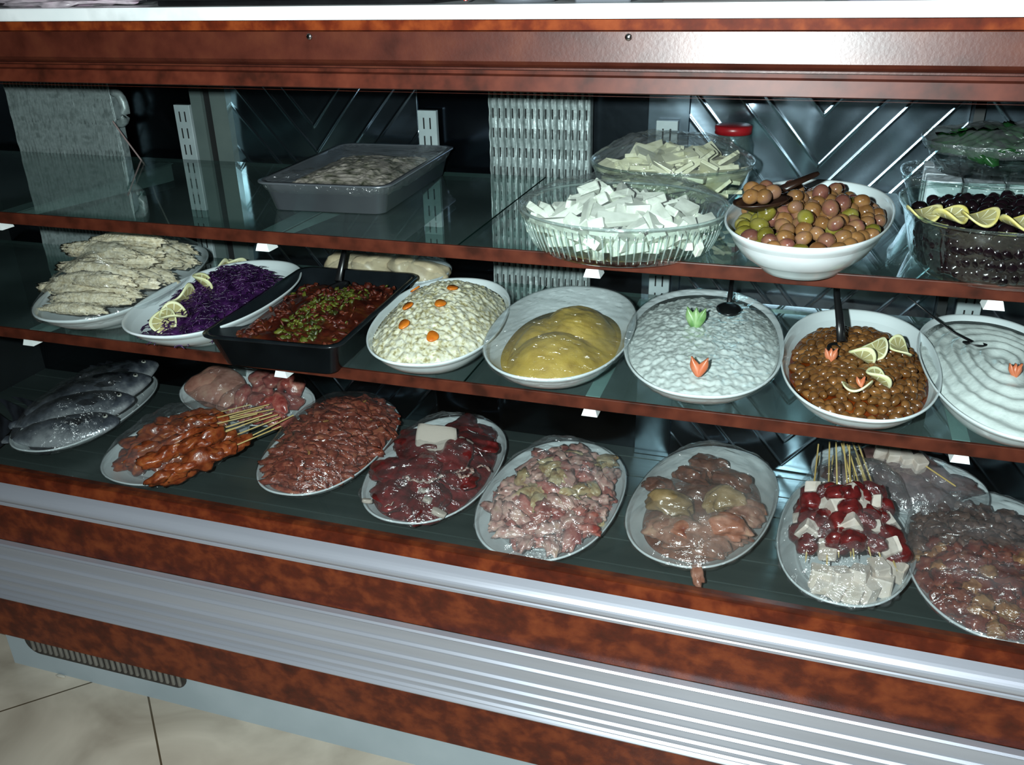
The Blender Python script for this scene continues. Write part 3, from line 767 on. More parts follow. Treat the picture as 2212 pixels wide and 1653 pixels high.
# --- hummus
d = Dish(-.310, .115, .182, .102, 1.62, ZM)
porcelain(d, 'white oval dish holding the yellow mashed paste under cling film')
def H(u, v):
    r = d.r(u+.006, v+.004)/(.78+.05*nz(u, v, 7, 14)); b0 = 1-min(1, r)**3.2
    l1 = math.exp(-(((u+.080)/.060)**2+((v-.0)/.058)**2)**1.7); l2 = math.exp(-(((u-.035)/.062)**2+((v+.020)/.046)**2)**1.7)
    l3 = math.exp(-(((u-.105)/.035)**2+((v-.010)/.034)**2)**1.5); l4 = math.exp(-(((u+.0)/.055)**2+((v-.042)/.028)**2)**1.5)
    return .010 + .032*b0 + b0**.7*max(.020*l1, .027*l2, .020*l3, .016*l4) + .004*nz(u, v, 2, 22)*b0 + .0010*nz(u, v, 6, 90) + .0016*math.sin(120*u+9*nz(u, v, 1, 14))*math.exp(-((v+.01)/.04)**2)*(u > -.03)*b0
content(d, H, mat('yellow_paste', ['#94772c', '#b2953e', '#b89c48'], scale=40, detail=6, rough=.55, pos=[.25, .5, .7], bump=.0005, bscale=500), 'yellow_paste_mound', 'smooth yellow mashed paste mounded in the cling film wrapped dish', 'mashed paste', None, .82, 80, 220)
film(d, .012, 'cling film over the dish of yellow paste', seed=4, rise=lambda u, v: .010*math.exp(-((u/.12)**2+(v/.07)**2)**1.5), cre=.002)

# --- white yogurt dish
def yogurt(d, seed, swirl):
    H0 = heap(d, .006, .93, 3.0)
    def H(u, v):
        if swirl:
            q = d.r(u, v); w = .0024*math.sin(q*38+3*nz(u, v, seed, 10)) + .0015*nz(u, v, seed, 60)
        else:
            r = math.hypot(u, v); t = math.atan2(v, u)
            w = .0030*nz(u, v*1.2, seed, 120) + .0016*nz(u, v, seed+2, 60) + .0016*abs(nz(u, v, seed+9, 210))
        return H0(u, v)+w
    content(d, H, YOG, 'white_yogurt', 'bumpy white yogurt spread filling the middle dish' if not swirl else 'smoothly swirled white yogurt spread filling the far right dish', 'yogurt', None, .945, 100, 320)
    return H
YOG = mat('white_yogurt', ['#bcc6c4', '#ccd5d2', '#c4cdca'], scale=60, detail=5, rough=.22, bump=.0006, bscale=200, sss=0)
def petals(name, label, cat, P, m, s=.024, rot=0, n=2, kind='leaf'):
    r = thing(name, label, cat, P, rot)
    for k in range(n):
        sgn = (-1, 1, 0)[k]
        V = []; F = []; N = 8
        for lay in (0, 1):
            for i in range(N+1):
                q = i/N; w = s*.34*math.sin(PI*min(1, q*.86+.12))**.8*(1-q**4)+.0006
                for j in (-1, -.5, 0, .5, 1):
                    V.append(Vector((sgn*s*.55*q**1.2+w*j, .004*lay*.5+.003*abs(j)*(1)+.006*q, s*1.25*q+.0)))
        m_ = (N+1)*5
        for i in range(N):
            for j in range(4):
                a_ = i*5+j; F.append((a_, a_+1, a_+6, a_+5)); F.append((m_+a_, m_+a_+5, m_+a_+6, m_+a_+1))
            for a_ in (i*5, i*5+4): F.append((a_, a_+5, a_+5+m_, a_+m_) if a_ % 5 == 0 else (a_+m_, a_+m_+5, a_+5, a_))
        F.append((N*5, N*5+1, N*5+2, N*5+3, N*5+4, N*5+4+m_, N*5+3+m_, N*5+2+m_, N*5+1+m_, N*5+m_))
        mk('petal', V, F, m, r)
    return r
d = Dish(-.111, .135, .197, .108, 1.65, ZM)
porcelain(d, 'wide white oval dish filled with bumpy white yogurt')
H = yogurt(d, 2, False)
GR = mat('cucumber_peel', ['#5f8a4c', '#84a86c', '#9cb888'], scale=60, rough=.3); OR = mat('carrot_garnish', ['#b8603c', '#c87a58'], scale=60, rough=.35)
petals('cucumber_garnish', 'green cucumber peel garnish standing in the white yogurt', 'garnish', wp(1500, 712, ZM+.054), GR, .024, 0, 3)
petals('carrot_garnish', 'orange carrot butterfly garnish at the front of the bumpy yogurt', 'garnish', wp(1507, 815, ZM+.054), OR, .019, 0, 2)
utensil('serving_spoon', 'black spoon resting at the back of the bumpy yogurt', [wp(1575, 655, ZM+.062), wp(1580, 615, ZM+.078), wp(1588, 560, ZM+.10), wp(1596, 500, ZM+.125)], .0022, (wp(1574, 668, ZM+.060), (-.1, 1, .1), .042, .036, (0, -.1, -1)))
film(d, .010, 'taut cling film over the right side of the bumpy yogurt', clear_mat('yogurt_film', tint=(.98, .98, .98), gloss_rough=.05, ior=1.35, boost=.9, bump=.0012, bscale=18), seed=31, hump=.003, cre=.0008, glint_folds=[(*at_px(d, lambda u, v: .062, 1622, 712), .020, .015)])  # hump added to the film to make a flash glint on the yogurt

# --- brown beans
d = Dish(.093, .111, .184, .098, 1.55, ZM)
porcelain(d, 'white oval dish of brown beans in red sauce')
H = heap(d, -.008, .84, 4.0)
content(d, H, mat('red_oil_sauce', ['#541a06', '#76300b', '#884414'], scale=30, rough=.12, pos=[.3, .5, .7]), 'red_sauce', 'oily red sauce pooled round the brown beans', 'sauce', None, .88, 24, 90)
BEAN = mat('brown_bean', ['#452814', '#64401f', '#80562e'], scale=70, rough=.22, hue=.22, coat=.3)
ms = variants('bean', 4, lambda i: blob(i, .0083, .0058, .0052, .05, 1, 3, bend=.25), BEAN)
Hb = lambda u, v: H(u, v) + .008*(1-min(1, d.r(u, v)/.8)**2)
pile(d, ms, 'bean', 'brown bean among the many beans in the red sauced dish', 'bean', 'brown beans in the red sauced dish', Hb, .0098, 296, .80, 4, .5, (.9, 1.12), dz=.0035, dzj=.0015)
sp = [(at_px(d, Hb, 1858, 790), .5, .6, .3), (at_px(d, Hb, 1890, 775), -.4, .5, 1.6), (at_px(d, Hb, 1938, 772), .5, -.3, .2), (at_px(d, Hb, 1850, 862), .3, .3, 1.2), (at_px(d, Hb, 1893, 838), .6, .2, .1)]
lemons(d, lambda u, v: Hb(u, v)+.004, [(a[0], a[1], b, c, e) for (a, b, c, e) in sp], ['lemon slice in the middle of the beans, left end of the upper row of three', 'middle lemon slice of the upper row of three on the beans', 'lemon slice at the right end of the upper row on the beans',
    'front lower lemon slice on the brown beans', 'lemon slice behind the front lower one on the brown beans'], 'lemon slices on the brown beans', R_=.0175)
petals('carrot_garnish', 'orange carrot butterfly garnish beside the ladle in the beans', 'garnish', wp(1797, 785, ZM+.052), OR, .014, .3, 3)
petals('carrot_garnish', 'small orange carrot garnish between the lemon slices on the beans', 'garnish', wp(1862, 838, ZM+.052), OR, .009, .3, 2)
utensil('ladle', 'black ladle standing in the brown beans', [wp(1818, 738, ZM+.062), wp(1814, 690, ZM+.085), wp(1808, 640, ZM+.11), wp(1805, 560, ZM+.15)], .0036, (wp(1822, 757, ZM+.056), (.2, -1, 0), .05, .042, (.1, .1, 1)), cat='ladle')

# --- swirled yogurt at the right edge
d = Dish(.263, .120, .195, .095, 1.62, ZM)
porcelain(d, 'white oval dish of swirled yogurt at the right edge')
H = yogurt(d, 7, True)
petals('carrot_garnish', 'orange carrot garnish on the swirled yogurt at right', 'garnish', wp(2195, 818, ZM+.056), OR, .013, .2, 3)
utensil('serving_fork', 'thin black utensil leaning into the swirled yogurt at right', [wp(2100, 738, ZM+.058), wp(2060, 718, ZM+.066), wp(2010, 680, ZM+.085), wp(1960, 640, ZM+.11)], .0018, (wp(2108, 741, ZM+.057), (1, -.1, 0), .03, .014, (0, .1, 1)), cat='fork')

# ================================================================== UPPER GLASS SHELF
# --- steel tray with rice
t = thing('steel_tray', 'steel rectangular tray of herbed rice under cling film', 'tray', (-.682, .258, ZT), .06)
tray(t, .215, .325, .045, TRAYM, tx=.018)
d = Dish(-.682, .258, .150, .098, PI/2+.06, ZT, .043, 7)
H = lambda u, v: .028 + .016*(1-min(1, d.r(u, v)/.9)**2) + .006*abs(nz(u, v, 3, 40)) + .0025*nz(u, v, 8, 140)
V, F = field(d.a*.86, d.b*.86, H, 6, 46, 150, zb=.010)
o = mk('herbed_rice', V, F, mat('herbed_rice', ['#4a4c36', '#a09888', '#ccbeb2', '#d6c8be'], scale=60, detail=6, rough=.4, pos=[.34, .45, .58, .74], bump=.002, bscale=150)); o.location = d.c; o.rotation_euler = (0, 0, d.th); tag(o, 'pale rice mixed with green herbs in the steel tray', 'rice', None, 'stuff')
d.a, d.b = .1625, .1075
film(d, .004, 'cling film over the steel rice tray', seed=11, skirt=.05, cre=.0022)

# --- ribbed round glass dish with white cheese
def glassdish(a, b, h, name, label, loc, rz, n=2, ribs=0, m=DISHG, thk=.004, flare=.84, rim=True):
    seg = 180 if ribs else 96
    md = (lambda j, k, z: 1+(.018*math.cos(ribs*2*PI*j/seg) if (k > .8 and z < h-.008 and z > .004) else 0)) if ribs else None
    V, F = loft([(0, 0), (flare-.03, 0), (flare, .002), (flare+.02, .008), (.93, h*.55), (.97, h-.010), (1.0, h-.004), (1.005, h), (.985, h+.001), (.965, h-.006), (.955, h-.012), (.915, h*.55), (flare-.015, .010), (flare-.05, .006), (0, .006)], a, b, n, seg, md)
    o = mk(name, V, F, m, loc=loc); o.rotation_euler = (0, 0, rz)
    if rim:
        V, F = loft([(.988, h-.001), (1.003, h-.002), (1.008, h), (1.004, h+.0018), (.990, h+.0012), (.988, h-.001)], a, b, n, seg); mk('rim', V, F, GLR if ribs else DISHG, o)
    if ribs:
        R_ = MB()
        for k in range(ribs*2):
            x, y = se(2*PI*k/(ribs*2), n); R_.tube([(x*a*q*1.008, y*b*q*1.008, z_) for q, z_ in ((flare+.02, .006), (.925, h*.5), (.965, h-.009))], [.0008, .0013, .0009], 6)
        R_.build('ribs', GLR, o, smooth=True)
    return tag(o, label, 'glass dish', 'clear glass dishes on the upper shelf')
d = Dish(-.217, .060, .133, .122, 0, ZT, .052, 2)
glassdish(d.a, d.b, .052, 'ribbed_glass_dish', 'round ribbed clear glass dish heaped with white cheese blocks', d.c, 0, 2, 42, m=DISHC)
CHE = mat('white_cheese', ['#cfd4c6', '#e2e6da', '#dde0d2'], scale=50, rough=.45, bump=.0004, bscale=200)
def wedge(i):
    rg = random.Random(i*7+1); L, W_, T = rg.uniform(.015, .026), rg.uniform(.006, .010), rg.uniform(.004, .0065)
    m_ = MB().box(-L, L, -W_, W_, -T, T, bev=.0012)
    k = rg.uniform(-.35, .35)
    return [Vector((p.x+k*p.y, p.y*(1+.4*(p.x/L)), p.z)) for p in m_.V], m_.F
ms = variants('white_cheese_block', 7, wedge, CHE, smooth=False)
H = lambda u, v: .012 + .040*(1-min(1, d.r(u, v)/.95)**1.8) + .010*math.exp(-((u+.05)/.03)**2-((v-.02)/.04)**2)
pile(d, ms, 'white_cheese_block', 'white cheese block buried in the ribbed glass dish', 'cheese block', 'white cheese blocks in the ribbed glass dish', lambda u, v: .014, .021, 60, .74, 12, .3, (.9, 1.1))
pile(d, ms, 'white_cheese_block', 'white cheese block piled on top in the ribbed glass dish', 'cheese block', 'white cheese blocks on top of the heap', H, .0185, 76, .80, 13, .7, (.85, 1.2), dz=.003)
film(d, .030, 'cling film over the round dish of white cheese', WRAPF, seed=12, hump=.008, cre=.003, skirt=0)

# --- glass bowl of sliced cheese behind
d = Dish(-.190, .285, .118, .105, 0, ZT, .066, 2.2)
glassdish(d.a, d.b, .066, 'clear_glass_bowl', 'clear glass bowl of sliced pale cheese behind the ribbed dish', d.c, 0, 2.2, 0, m=DISHC, flare=.70)
PC = mat('pale_slice', ['#bfbd98', '#d8d6b8', '#cfcdb0'], scale=30, rough=.4)
ms = variants('pale_cheese_slice', 4, lambda i: (lambda m_: (m_.V, m_.F))(MB().box(-.030, .030, -.014, .014, -.0028, .0028, bev=.001)), PC, smooth=False)
pile(d, ms, 'pale_cheese_slice', 'pale sliced cheese stick in the clear glass bowl', 'cheese slice', 'cheese slices in the clear glass bowl', lambda u, v: .018+.055*(1-min(1, d.r(u, v))**2), .017, 60, .74, 15, .6, (.9, 1.1))
pile(d, ms, 'pale_cheese_slice', 'pale sliced cheese stick low in the clear glass bowl', 'cheese slice', 'cheese slices low in the clear glass bowl', lambda u, v: .02, .024, 30, .66, 16, .4, (.9, 1.1))
film(d, .034, 'shiny cling film over the bowl of sliced cheese', WRAPF, seed=14, hump=.008, cre=.003, glint_folds=[(*at_px(d, lambda u, v: .10, 1575, 345), .035, .024), (*at_px(d, lambda u, v: .10, 1548, 330), .022, .020)])  # humps added at the bowl's right to give the film a highlight
# red lid jar
j = thing('glass_jar', 'small glass jar with a red lid behind the bowl of sliced cheese', 'jar', (-.115, .405, ZT))
V, F = loft([(0, 0), (.95, 0), (1, .004), (1, .07), (.85, .08), (.85, .09), (.80, .09), (.80, .078), (.94, .068), (.94, .006), (0, .004)], .030, .030, 2, 40); mk('jar_body', V, F, DISHG, j)
V, F = loft([(0, .0985), (.9, .0985), (1, .097), (1, .086), (.97, .086), (.97, .094), (0, .094)], .0285, .0285, 2, 40); mk('jar_lid', V, F, mat('red_lid', ['#7a0f16', '#8e161c'], rough=.35), j)

# --- olive bowl
d = Dish(.010, .060, .168, .093, 1.45, ZT, .058)
porcelain(d, 'deep white oval bowl heaped with brown and green olives', name='oval_bowl')
OB = mat('brown_olive', ['#624024', '#7c5834', '#745444'], scale=40, rough=.16, hue=.18, pos=[.35, .5, .65])
OP = mat('purplish_olive', ['#54302a', '#6c443a', '#7c5c3e'], scale=40, rough=.16, hue=.18, pos=[.35, .5, .65])
OG = mat('green_olive', ['#544c1a', '#6c6426', '#7c7240'], scale=40, rough=.16, hue=.12, pos=[.35, .5, .65])
def olive(i):
    V, F = blob(i+3, .0106, .0087, .0087, .04, 1, 3)
    for p in V:
        q = math.hypot(p.y, p.z)
        if p.x > .0077 and q < .0033: p.x -= .0022*(1-q/.0035)
    return V, F
mo = {k: variants('%s_olive' % k, 3, olive, m) for k, m in (('brown', OB), ('purplish', OP), ('green', OG))}
H = lambda u, v: .040 + .026*(1-min(1, d.r(u+.006, v)/.9)**2) + .004*nz(u, v, 3, 20)
rng = random.Random(77)
for lay, (dz, gp_, nn, rm) in enumerate(((-.012, .0172, 100, .76), (0, .0150, 185, .82), (.010, .030, 20, .60))):
    for (u, v) in darts(d, rm, gp_, nn, rng):
        g = rng.random(); kind = 'brown' if g < .55 else 'purplish' if g < .90 else 'green'
        if u < .0 and v > .035 and rng.random() < .75: kind = 'green'
        place(rng.choice(mo[kind]), kind+'_olive', d, u, v, max(H(u, v)+dz, inner(d, d.r(u, v))+.0155), (rng.uniform(-.6, .6), rng.uniform(-.7, .7), rng.uniform(0, 6.3)), rng.uniform(.86, 1.14),
              {'brown': 'glossy light brown olive in the white bowl', 'purplish': 'glossy purplish brown olive in the white bowl', 'green': 'yellow-green olive among the brown ones in the white bowl'}[kind], 'olive', kind+' olives in the white bowl')
for (px, py) in ((1655, 405), (1640, 415), (1668, 415), (1625, 408), (1650, 425), (1622, 425)):
    P = wp(px, py, ZT+.088); kind = ['brown', 'brown', 'purplish', 'brown', 'green', 'brown'][(px*7+py) % 6]
    o = place(mo[kind][0], kind+'_olive', d, 0, 0, 0, (0, 0, rng.uniform(0, 6)), 1, 'olive held in the spoon at the back left of the olive bowl', 'olive', 'olives in the serving spoon'); o.location = P
WOODSP = mat('dark_brown_spoon', ['#1c100c', '#2c1a12'], scale=30, rough=.35)
utensil('serving_spoon', 'dark brown spoon lying across the olives', [wp(1690, 408, ZT+.088), wp(1725, 392, ZT+.094), wp(1758, 378, ZT+.098), wp(1768, 374, ZT+.10)], .0042, (wp(1640, 432, ZT+.082), (-1, -.45, -.1), .065, .046, (0, 0, 1)), m=WOODSP)

# --- black olives in a glass dish
d = Dish(.262, .085, .150, .118, .12, ZT, .062, 3.2)
glassdish(d.a, d.b, .068, 'clear_glass_baking_dish', 'clear glass baking dish of black olives at the right', d.c, d.th, 3.2, 0, m=DISHC, flare=.86)
H = lambda u, v: .050 + .008*(1-min(1, d.r(u, v))**3) + .003*nz(u, v, 2, 14)
V, F = loft([(0, .007), (.80, .008), (.84, .012), (.895, .034), (.925, .044), (0, .046)], d.a, d.b, 3.2, 80)
o = mk('dark_brine', V, F, mat('dark_brine', ['#060304', '#100706'], rough=.6, spec=.03)); o.location = d.c; o.rotation_euler = (0, 0, d.th); tag(o, 'dark brine around the black olives', 'brine')
OK_ = mat('black_olive', ['#0c0709', '#170d12'], scale=40, rough=.16)
ms = variants('black_olive', 3, lambda i: blob(i+33, .0092, .0078, .0075, .12, 1.8, 3), OK_)
pile(d, ms, 'black_olive', 'wrinkled black olive in the glass baking dish', 'olive', 'black olives in the glass baking dish', H, .0138, 250, .89, 21, .6, (.85, 1.12), accept=lambda u, v: u < .115)
for k in range(120):
    t_ = PI+PI*(k % 40+.5*(k//40))/40*1.0; x_, y_ = se(t_, 3.2); rr_ = .835+.030*(k//40)
    if d.w(x_*d.a*rr_, 0, 0).x > .40: continue
    place(ms[k % 3], 'black_olive', d, x_*d.a*rr_, y_*d.b*rr_, .016+.0145*(k//40)+.002*math.sin(k*5), (math.sin(k), math.cos(k*2), k), 1, 'black olive pressed against the wall of the glass baking dish', 'olive', 'black olives against the dish wall')
Hl = lambda u, v: H(u, v)+.006
sp = [(at_px(d, Hl, 1990, 480), .9, .1, .1), (at_px(d, Hl, 2048, 484), .7, .2, .6), (at_px(d, Hl, 2112, 490), .8, -.2, .1), (at_px(d, Hl, 2195, 502), .5, .2, .3)]
lemons(d, Hl, [(a[0], a[1], b*.12, c*.3, e) for (a, b, c, e) in sp], ['leftmost lemon slice on the black olives', 'second lemon slice from the left on the black olives', 'third lemon slice from the left on the black olives', 'lemon slice at the right edge of the black olives'], 'lemon slices on the black olives', LRY, .019)

# --- white cheese blocks behind, green dish on top of it
d = Dish(.275, .300, .150, .090, -.05, ZT, .060, 3)
glassdish(d.a, d.b, .060, 'clear_glass_baking_dish', 'clear glass dish of square white cheese blocks behind the black olives', d.c, d.th, 3, 0, m=DISHC, flare=.85)
BC = mat('bluish_white_cheese', ['#d4dee8', '#eef3f8'], scale=20, rough=.4)
ms = variants('large_cheese_block', 2, lambda i: (lambda m_: (m_.V, m_.F))(MB().box(-.0215, .0215, -.021, .021, -.026, .026, bev=.002)), BC, smooth=False)
nm = ['first', 'second', 'third', 'fourth', 'fifth']
for r_, (v, rn) in enumerate(((-.052, 'front'), (-.005, 'middle'), (.042, 'rear'))):
    for c_ in range(5):
        place(ms[0], 'cheese_block', d, -.098+c_*.049, v, .036, (0, 0, (c_ % 2)*.06-.03), 1, '%s large cheese block from the left in the %s row of the glass dish' % (nm[c_], rn), 'cheese block', 'large cheese blocks behind the black olives')
film(d, .002, 'cling film over the square white cheese blocks', seed=17)
d = Dish(.285, .305, .140, .085, -.05, ZT+.064, .042, 3)
glassdish(d.a, d.b, .042, 'shallow_glass_dish', 'shallow glass dish of dark greens stacked on the cheese dish', d.c, d.th, 3, 0, m=DISHC, flare=.85)
GL_ = mat('dark_green_leaf', ['#0e2a12', '#1c4420', '#122e18'], scale=30, rough=.3)
ms = variants('leafy_green', 3, lambda i: blob(i+40, .032, .020, .007, .7, 2.2, 3, f2=6, a2=.2), GL_)
pile(d, ms, 'leafy_green', 'dark green leafy bundle in the shallow glass dish', 'greens', 'greens in the shallow glass dish', lambda u, v: .030+.014*(1-d.r(u, v)**2), .026, 26, .78, 25, .5)
film(d, .016, 'crinkled cling film over the dish of dark greens', WRAPF, seed=18, hump=.012, cre=.004, rise=None)

# ================================================================== BOTTOM DECK
def meatmat(name, cols, scale=30, rough=.25, hue=.14, bump=.0015, bscale=80, pos=None, coat=.25):
    return mat(name, cols, scale=scale*2.6, detail=7, rough=rough, bump=bump, bscale=bscale*1.6, hue=hue, pos=pos, coat=coat)

# --- fish
d = Dish(-1.375, .262, .183, .104, 1.66, ZB, .035)
porcelain(d, 'white oval platter of grey fish at the far left of the bottom deck')
def fishskin():
    m, nt, b = new_mat('grey_fish_skin'); tc = nt.nodes.new('ShaderNodeTexCoord'); s_ = nt.nodes.new('ShaderNodeSeparateXYZ'); nt.links.new(tc.outputs['Object'], s_.inputs[0])
    n = nt.nodes.new('ShaderNodeTexNoise'); n.inputs['Scale'].default_value = 38; n.inputs['Detail'].default_value = 5; nt.links.new(tc.outputs['Object'], n.inputs[0])
    ma = nt.nodes.new('ShaderNodeMath'); ma.operation = 'MULTIPLY_ADD'; ma.inputs[1].default_value = .085; nt.links.new(n.outputs['Fac'], ma.inputs[0]); nt.links.new(s_.outputs[1], ma.inputs[2])
    r = nt.nodes.new('ShaderNodeValToRGB'); nt.links.new(r.inputs['Fac'].links[0].from_socket if r.inputs['Fac'].links else ma.outputs[0], r.inputs['Fac'])
    mr = nt.nodes.new('ShaderNodeMapRange'); mr.inputs['From Min'].default_value = .0; mr.inputs['From Max'].default_value = .09; nt.links.new(ma.outputs[0], mr.inputs[0]); nt.links.new(mr.outputs[0], r.inputs['Fac'])
    e = r.color_ramp.elements; e[0].position = .15; e[0].color = lin('#b0b4b8'); e[1].position = .8; e[1].color = lin('#15181d'); x = e.new(.45); x.color = lin('#565c66')
    nt.links.new(r.outputs[0], b.inputs['Base Color']); b.inputs['Roughness'].default_value = .22; b.inputs['Metallic'].default_value = .35
    v = nt.nodes.new('ShaderNodeTexVoronoi'); v.inputs['Scale'].default_value = 260; nt.links.new(tc.outputs['Object'], v.inputs['Vector'])
    bp = nt.nodes.new('ShaderNodeBump'); bp.inputs['Distance'].default_value = .0004; nt.links.new(v.outputs['Distance'], bp.inputs['Height']); nt.links.new(bp.outputs[0], b.inputs['Normal'])
    return m
FISH = fishskin(); FINM = mat('dark_fish_fin', ['#0b0c10', '#24272e'], scale=90, rough=.35, stretch=(1, .2, 1)); EYE = mat('fish_eye', ['#0a0a0a'], rough=.08); EYW = mat('fish_eye_ring', ['#a8a8a0'], rough=.2)
def fish(label, loc, rot, L=.25):
    r = thing('fish', label, 'fish', loc, 0, 'fish on the far left platter'); r.rotation_euler = rot
    # lying on its side: x to the head, y to the back, z up
    prof = [(-.5, .001), (-.485, .10), (-.44, .11), (-.40, .115), (-.33, .20), (-.22, .36), (-.08, .46), (.08, .48), (.2, .44), (.3, .37), (.38, .28), (.45, .17), (.49, .08), (.5, .005)]
    V = []; F = []; seg = 22
    for (x, h) in prof:
        hh = h*L*.40; tt = max(.0008, hh*.42) if x > -.40 else max(.0008, hh*.30)
        for j in range(seg):
            q = 2*PI*j/seg; V.append((x*L, hh*math.cos(q)*(1.08 if math.cos(q) > 0 else .95)+.004*(x > .2)*0, tt*math.sin(q)))
    n = len(prof)
    F = [(i*seg+j, (i+1)*seg+j, (i+1)*seg+(j+1) % seg, i*seg+(j+1) % seg) for i in range(n-1) for j in range(seg)]
    F += [tuple(range(seg)), tuple(range(n*seg-1, (n-1)*seg-1, -1))]
    mk('body', V, F, FISH, r)
    def fin(name, pts, th=.0012, m=FINM, z=0):
        k = len(pts); V = [(p[0], p[1], z+s_*th/2+(p[2] if len(p) > 2 else 0)) for s_ in (1, -1) for p in pts]
        return mk(name, V, [tuple(range(k)), tuple(range(2*k-1, k-1, -1))]+[((j+1) % k, j, j+k, (j+1) % k+k) for j in range(k)], m, r, smooth=False)
    fin('tail_fin', [(-.47*L, .010), (-.52*L, .024), (-.60*L, .052), (-.655*L, .064), (-.61*L, .034), (-.585*L, .0), (-.61*L, -.032), (-.655*L, -.060), (-.60*L, -.05), (-.52*L, -.022), (-.47*L, -.010)])
    dp = [(.22*L, .043)]+[(x*L, y) for x, y in ((.16, .062), (.13, .055), (.09, .066), (.06, .058), (.02, .067), (-.01, .057), (-.05, .063), (-.08, .052), (-.12, .057), (-.15, .045), (-.20, .047), (-.26, .03))]+[(-.2*L, .034), (0, .043), (.12*L, .045)]
    fin('dorsal_fin', dp)
    fin('anal_fin', [(-.04*L, -.040), (-.08*L, -.056), (-.16*L, -.052), (-.22*L, -.040), (-.26*L, -.028), (-.16*L, -.034)])
    fin('pectoral_fin', [(.22*L, -.004), (.19*L, .006), (.10*L, .010), (.05*L, .004), (.10*L, -.006), (.18*L, -.010)], z=.0205)
    V, F = blob(1, .0052, .0052, .003, 0, sub=2); e = mk('eye', [(v[0]+.385*L, v[1]+.010, v[2]+.0105) for v in V], F, EYW, r)
    V, F = blob(1, .003, .003, .0022, 0, sub=2); mk('pupil', [(v[0]+.385*L, v[1]+.010, v[2]+.0122) for v in V], F, EYE, e)
for (u, v, z, yaw, lb, L) in ((-.100, -.012, .036, -1.12, 'grey fish lying nearest the front edge of the left platter', .225), (-.055, -.010, .054, -.98, 'grey fish second from the front on the left platter', .24), (.0, -.012, .066, -.80, 'grey fish third from the front on the left platter', .25), (.060, -.004, .062, -.50, 'grey fish at the back of the left platter', .25)):
    fish(lb, d.w(u, v, z), (.42, -.06, d.th+yaw), L)
film(d, .062, 'cling film over the platter of grey fish', WRAP, seed=21, hump=.008)

# --- orange chicken skewers
d = Dish(-1.107, .199, .152, .116, 1.51, ZB, .024)
porcelain(d, 'white oval platter of orange marinated skewers', name='oval_platter')
ORG = meatmat('orange_marinated_meat', ['#56200c', '#823618', '#9a4c24', '#a4663a'], scale=28, pos=[.28, .45, .6, .78], coat=.2, rough=.35)
chk = variants('meat_piece', 5, lambda i: blob(i+70, .026, .0175, .0115, .5, 1.8, 3, f2=5, a2=.12), ORG)
def skewer(label, P0, P1, pieces, group, name='meat_skewer', r0=.0013, rng=random.Random(9)):
    P0, P1 = Vector(P0), Vector(P1); dv = P1-P0; L = dv.length
    r = thing(name, label, 'skewer', P0, 0, group); r.rotation_euler = dv.to_track_quat('X', 'Z').to_euler()
    MB().tube([(0, 0, 0), (L*.04, 0, 0), (L, 0, 0)], [.0004, r0, r0], 8).build('stick', STICK, r)
    for (t, me, nm_, s_, ry) in pieces:
        o = bpy.data.objects.new(nm_, me); col.objects.link(o); o.parent = r; o.location = (L*t, rng.uniform(-.001, .001), rng.uniform(-.001, .001))
        o.rotation_euler = (rng.uniform(0, 6.3) if ry else rng.uniform(-.4, .4), rng.uniform(-.25, .25), rng.uniform(-.25, .25)); o.scale = (s_,)*3
    return r
rng = random.Random(31)
ends = [(576, 866), (582, 874), (570, 880), (592, 884), (588, 892), (600, 896), (575, 897), (560, 905), (606, 902), (634, 897), (607, 921), (556, 894)]
starts = [(330, 925), (300, 945), (285, 960), (345, 935), (290, 985), (262, 1000), (275, 985), (300, 1005), (318, 1015), (345, 1040), (312, 1046), (268, 965)]
ords = ['rear-most', 'second from the back', 'third from the back', 'fourth from the back', 'fifth from the back', 'sixth from the back', 'seventh from the back', 'eighth from the back', 'ninth from the back', 'third from the front', 'front-most', 'short middle']
for i, (e_, s_) in enumerate(zip(ends, starts)):
    zl = .036+.012*(i % 3 == 1)+.006*(i % 2)
    P0 = wp(s_[0], s_[1], ZB+zl); P1 = wp(e_[0], e_[1], ZB+zl+.034)
    pcs = [(t, rng.choice(chk), 'meat_piece', rng.uniform(.85, 1.2), 1) for t in (.10, .20, .30, .40, .50, .58)[:6 if i > 5 else 5]]
    skewer(ords[i] + ' bamboo skewer of orange marinated meat', P0, P1, pcs, 'orange meat skewers')
Hs = lambda u, v: .018+.018*(1-min(1, d.r(u, v)/.8)**2)
pile(d, chk, 'marinated_piece', 'orange marinated meat piece beneath the skewers', 'meat', 'orange pieces beneath the skewers', Hs, .024, 30, .66, 33, .4, accept=lambda u, v: v > -.055 and not (u > .05 and v < 0))
film(d, .058, 'cling film over the orange skewers', seed=22, hump=.010, cre=.0014, m=wrapm('skewer_film', .07, .0055, 50, 2.4))

# --- raw chicken breast platter leaning at the back
def leaning(d, tilt, objs):
    M = Matrix.Translation(d.c) @ Matrix.Rotation(tilt, 4, 'X') @ Matrix.Translation(-d.c)
    for o in objs:
        o.matrix_world = M @ o.matrix_basis; 
before = set(col.objects)
d = Dish(-1.055, .372, .160, .078, -.10, ZB+.026, .032)
porcelain(d, 'white oval platter of raw chicken breast leaning at the back left')
PINK = meatmat('raw_chicken_breast', ['#9a6456', '#b98474', '#c59a86'], scale=14, rough=.2, hue=.08, bump=.0006, coat=.6)
PNK2 = meatmat('raw_chicken_red', ['#7a2e2c', '#9c5048', '#b48070'], scale=22, rough=.25)
b1 = variants('chicken_breast', 2, lambda i: blob(i+80, .070, .050, .026, .18, 1.2, 4), PINK)
b2 = variants('raw_meat_piece', 4, lambda i: blob(i+84, .026, .018, .014, .35, 1.6, 3), PNK2)
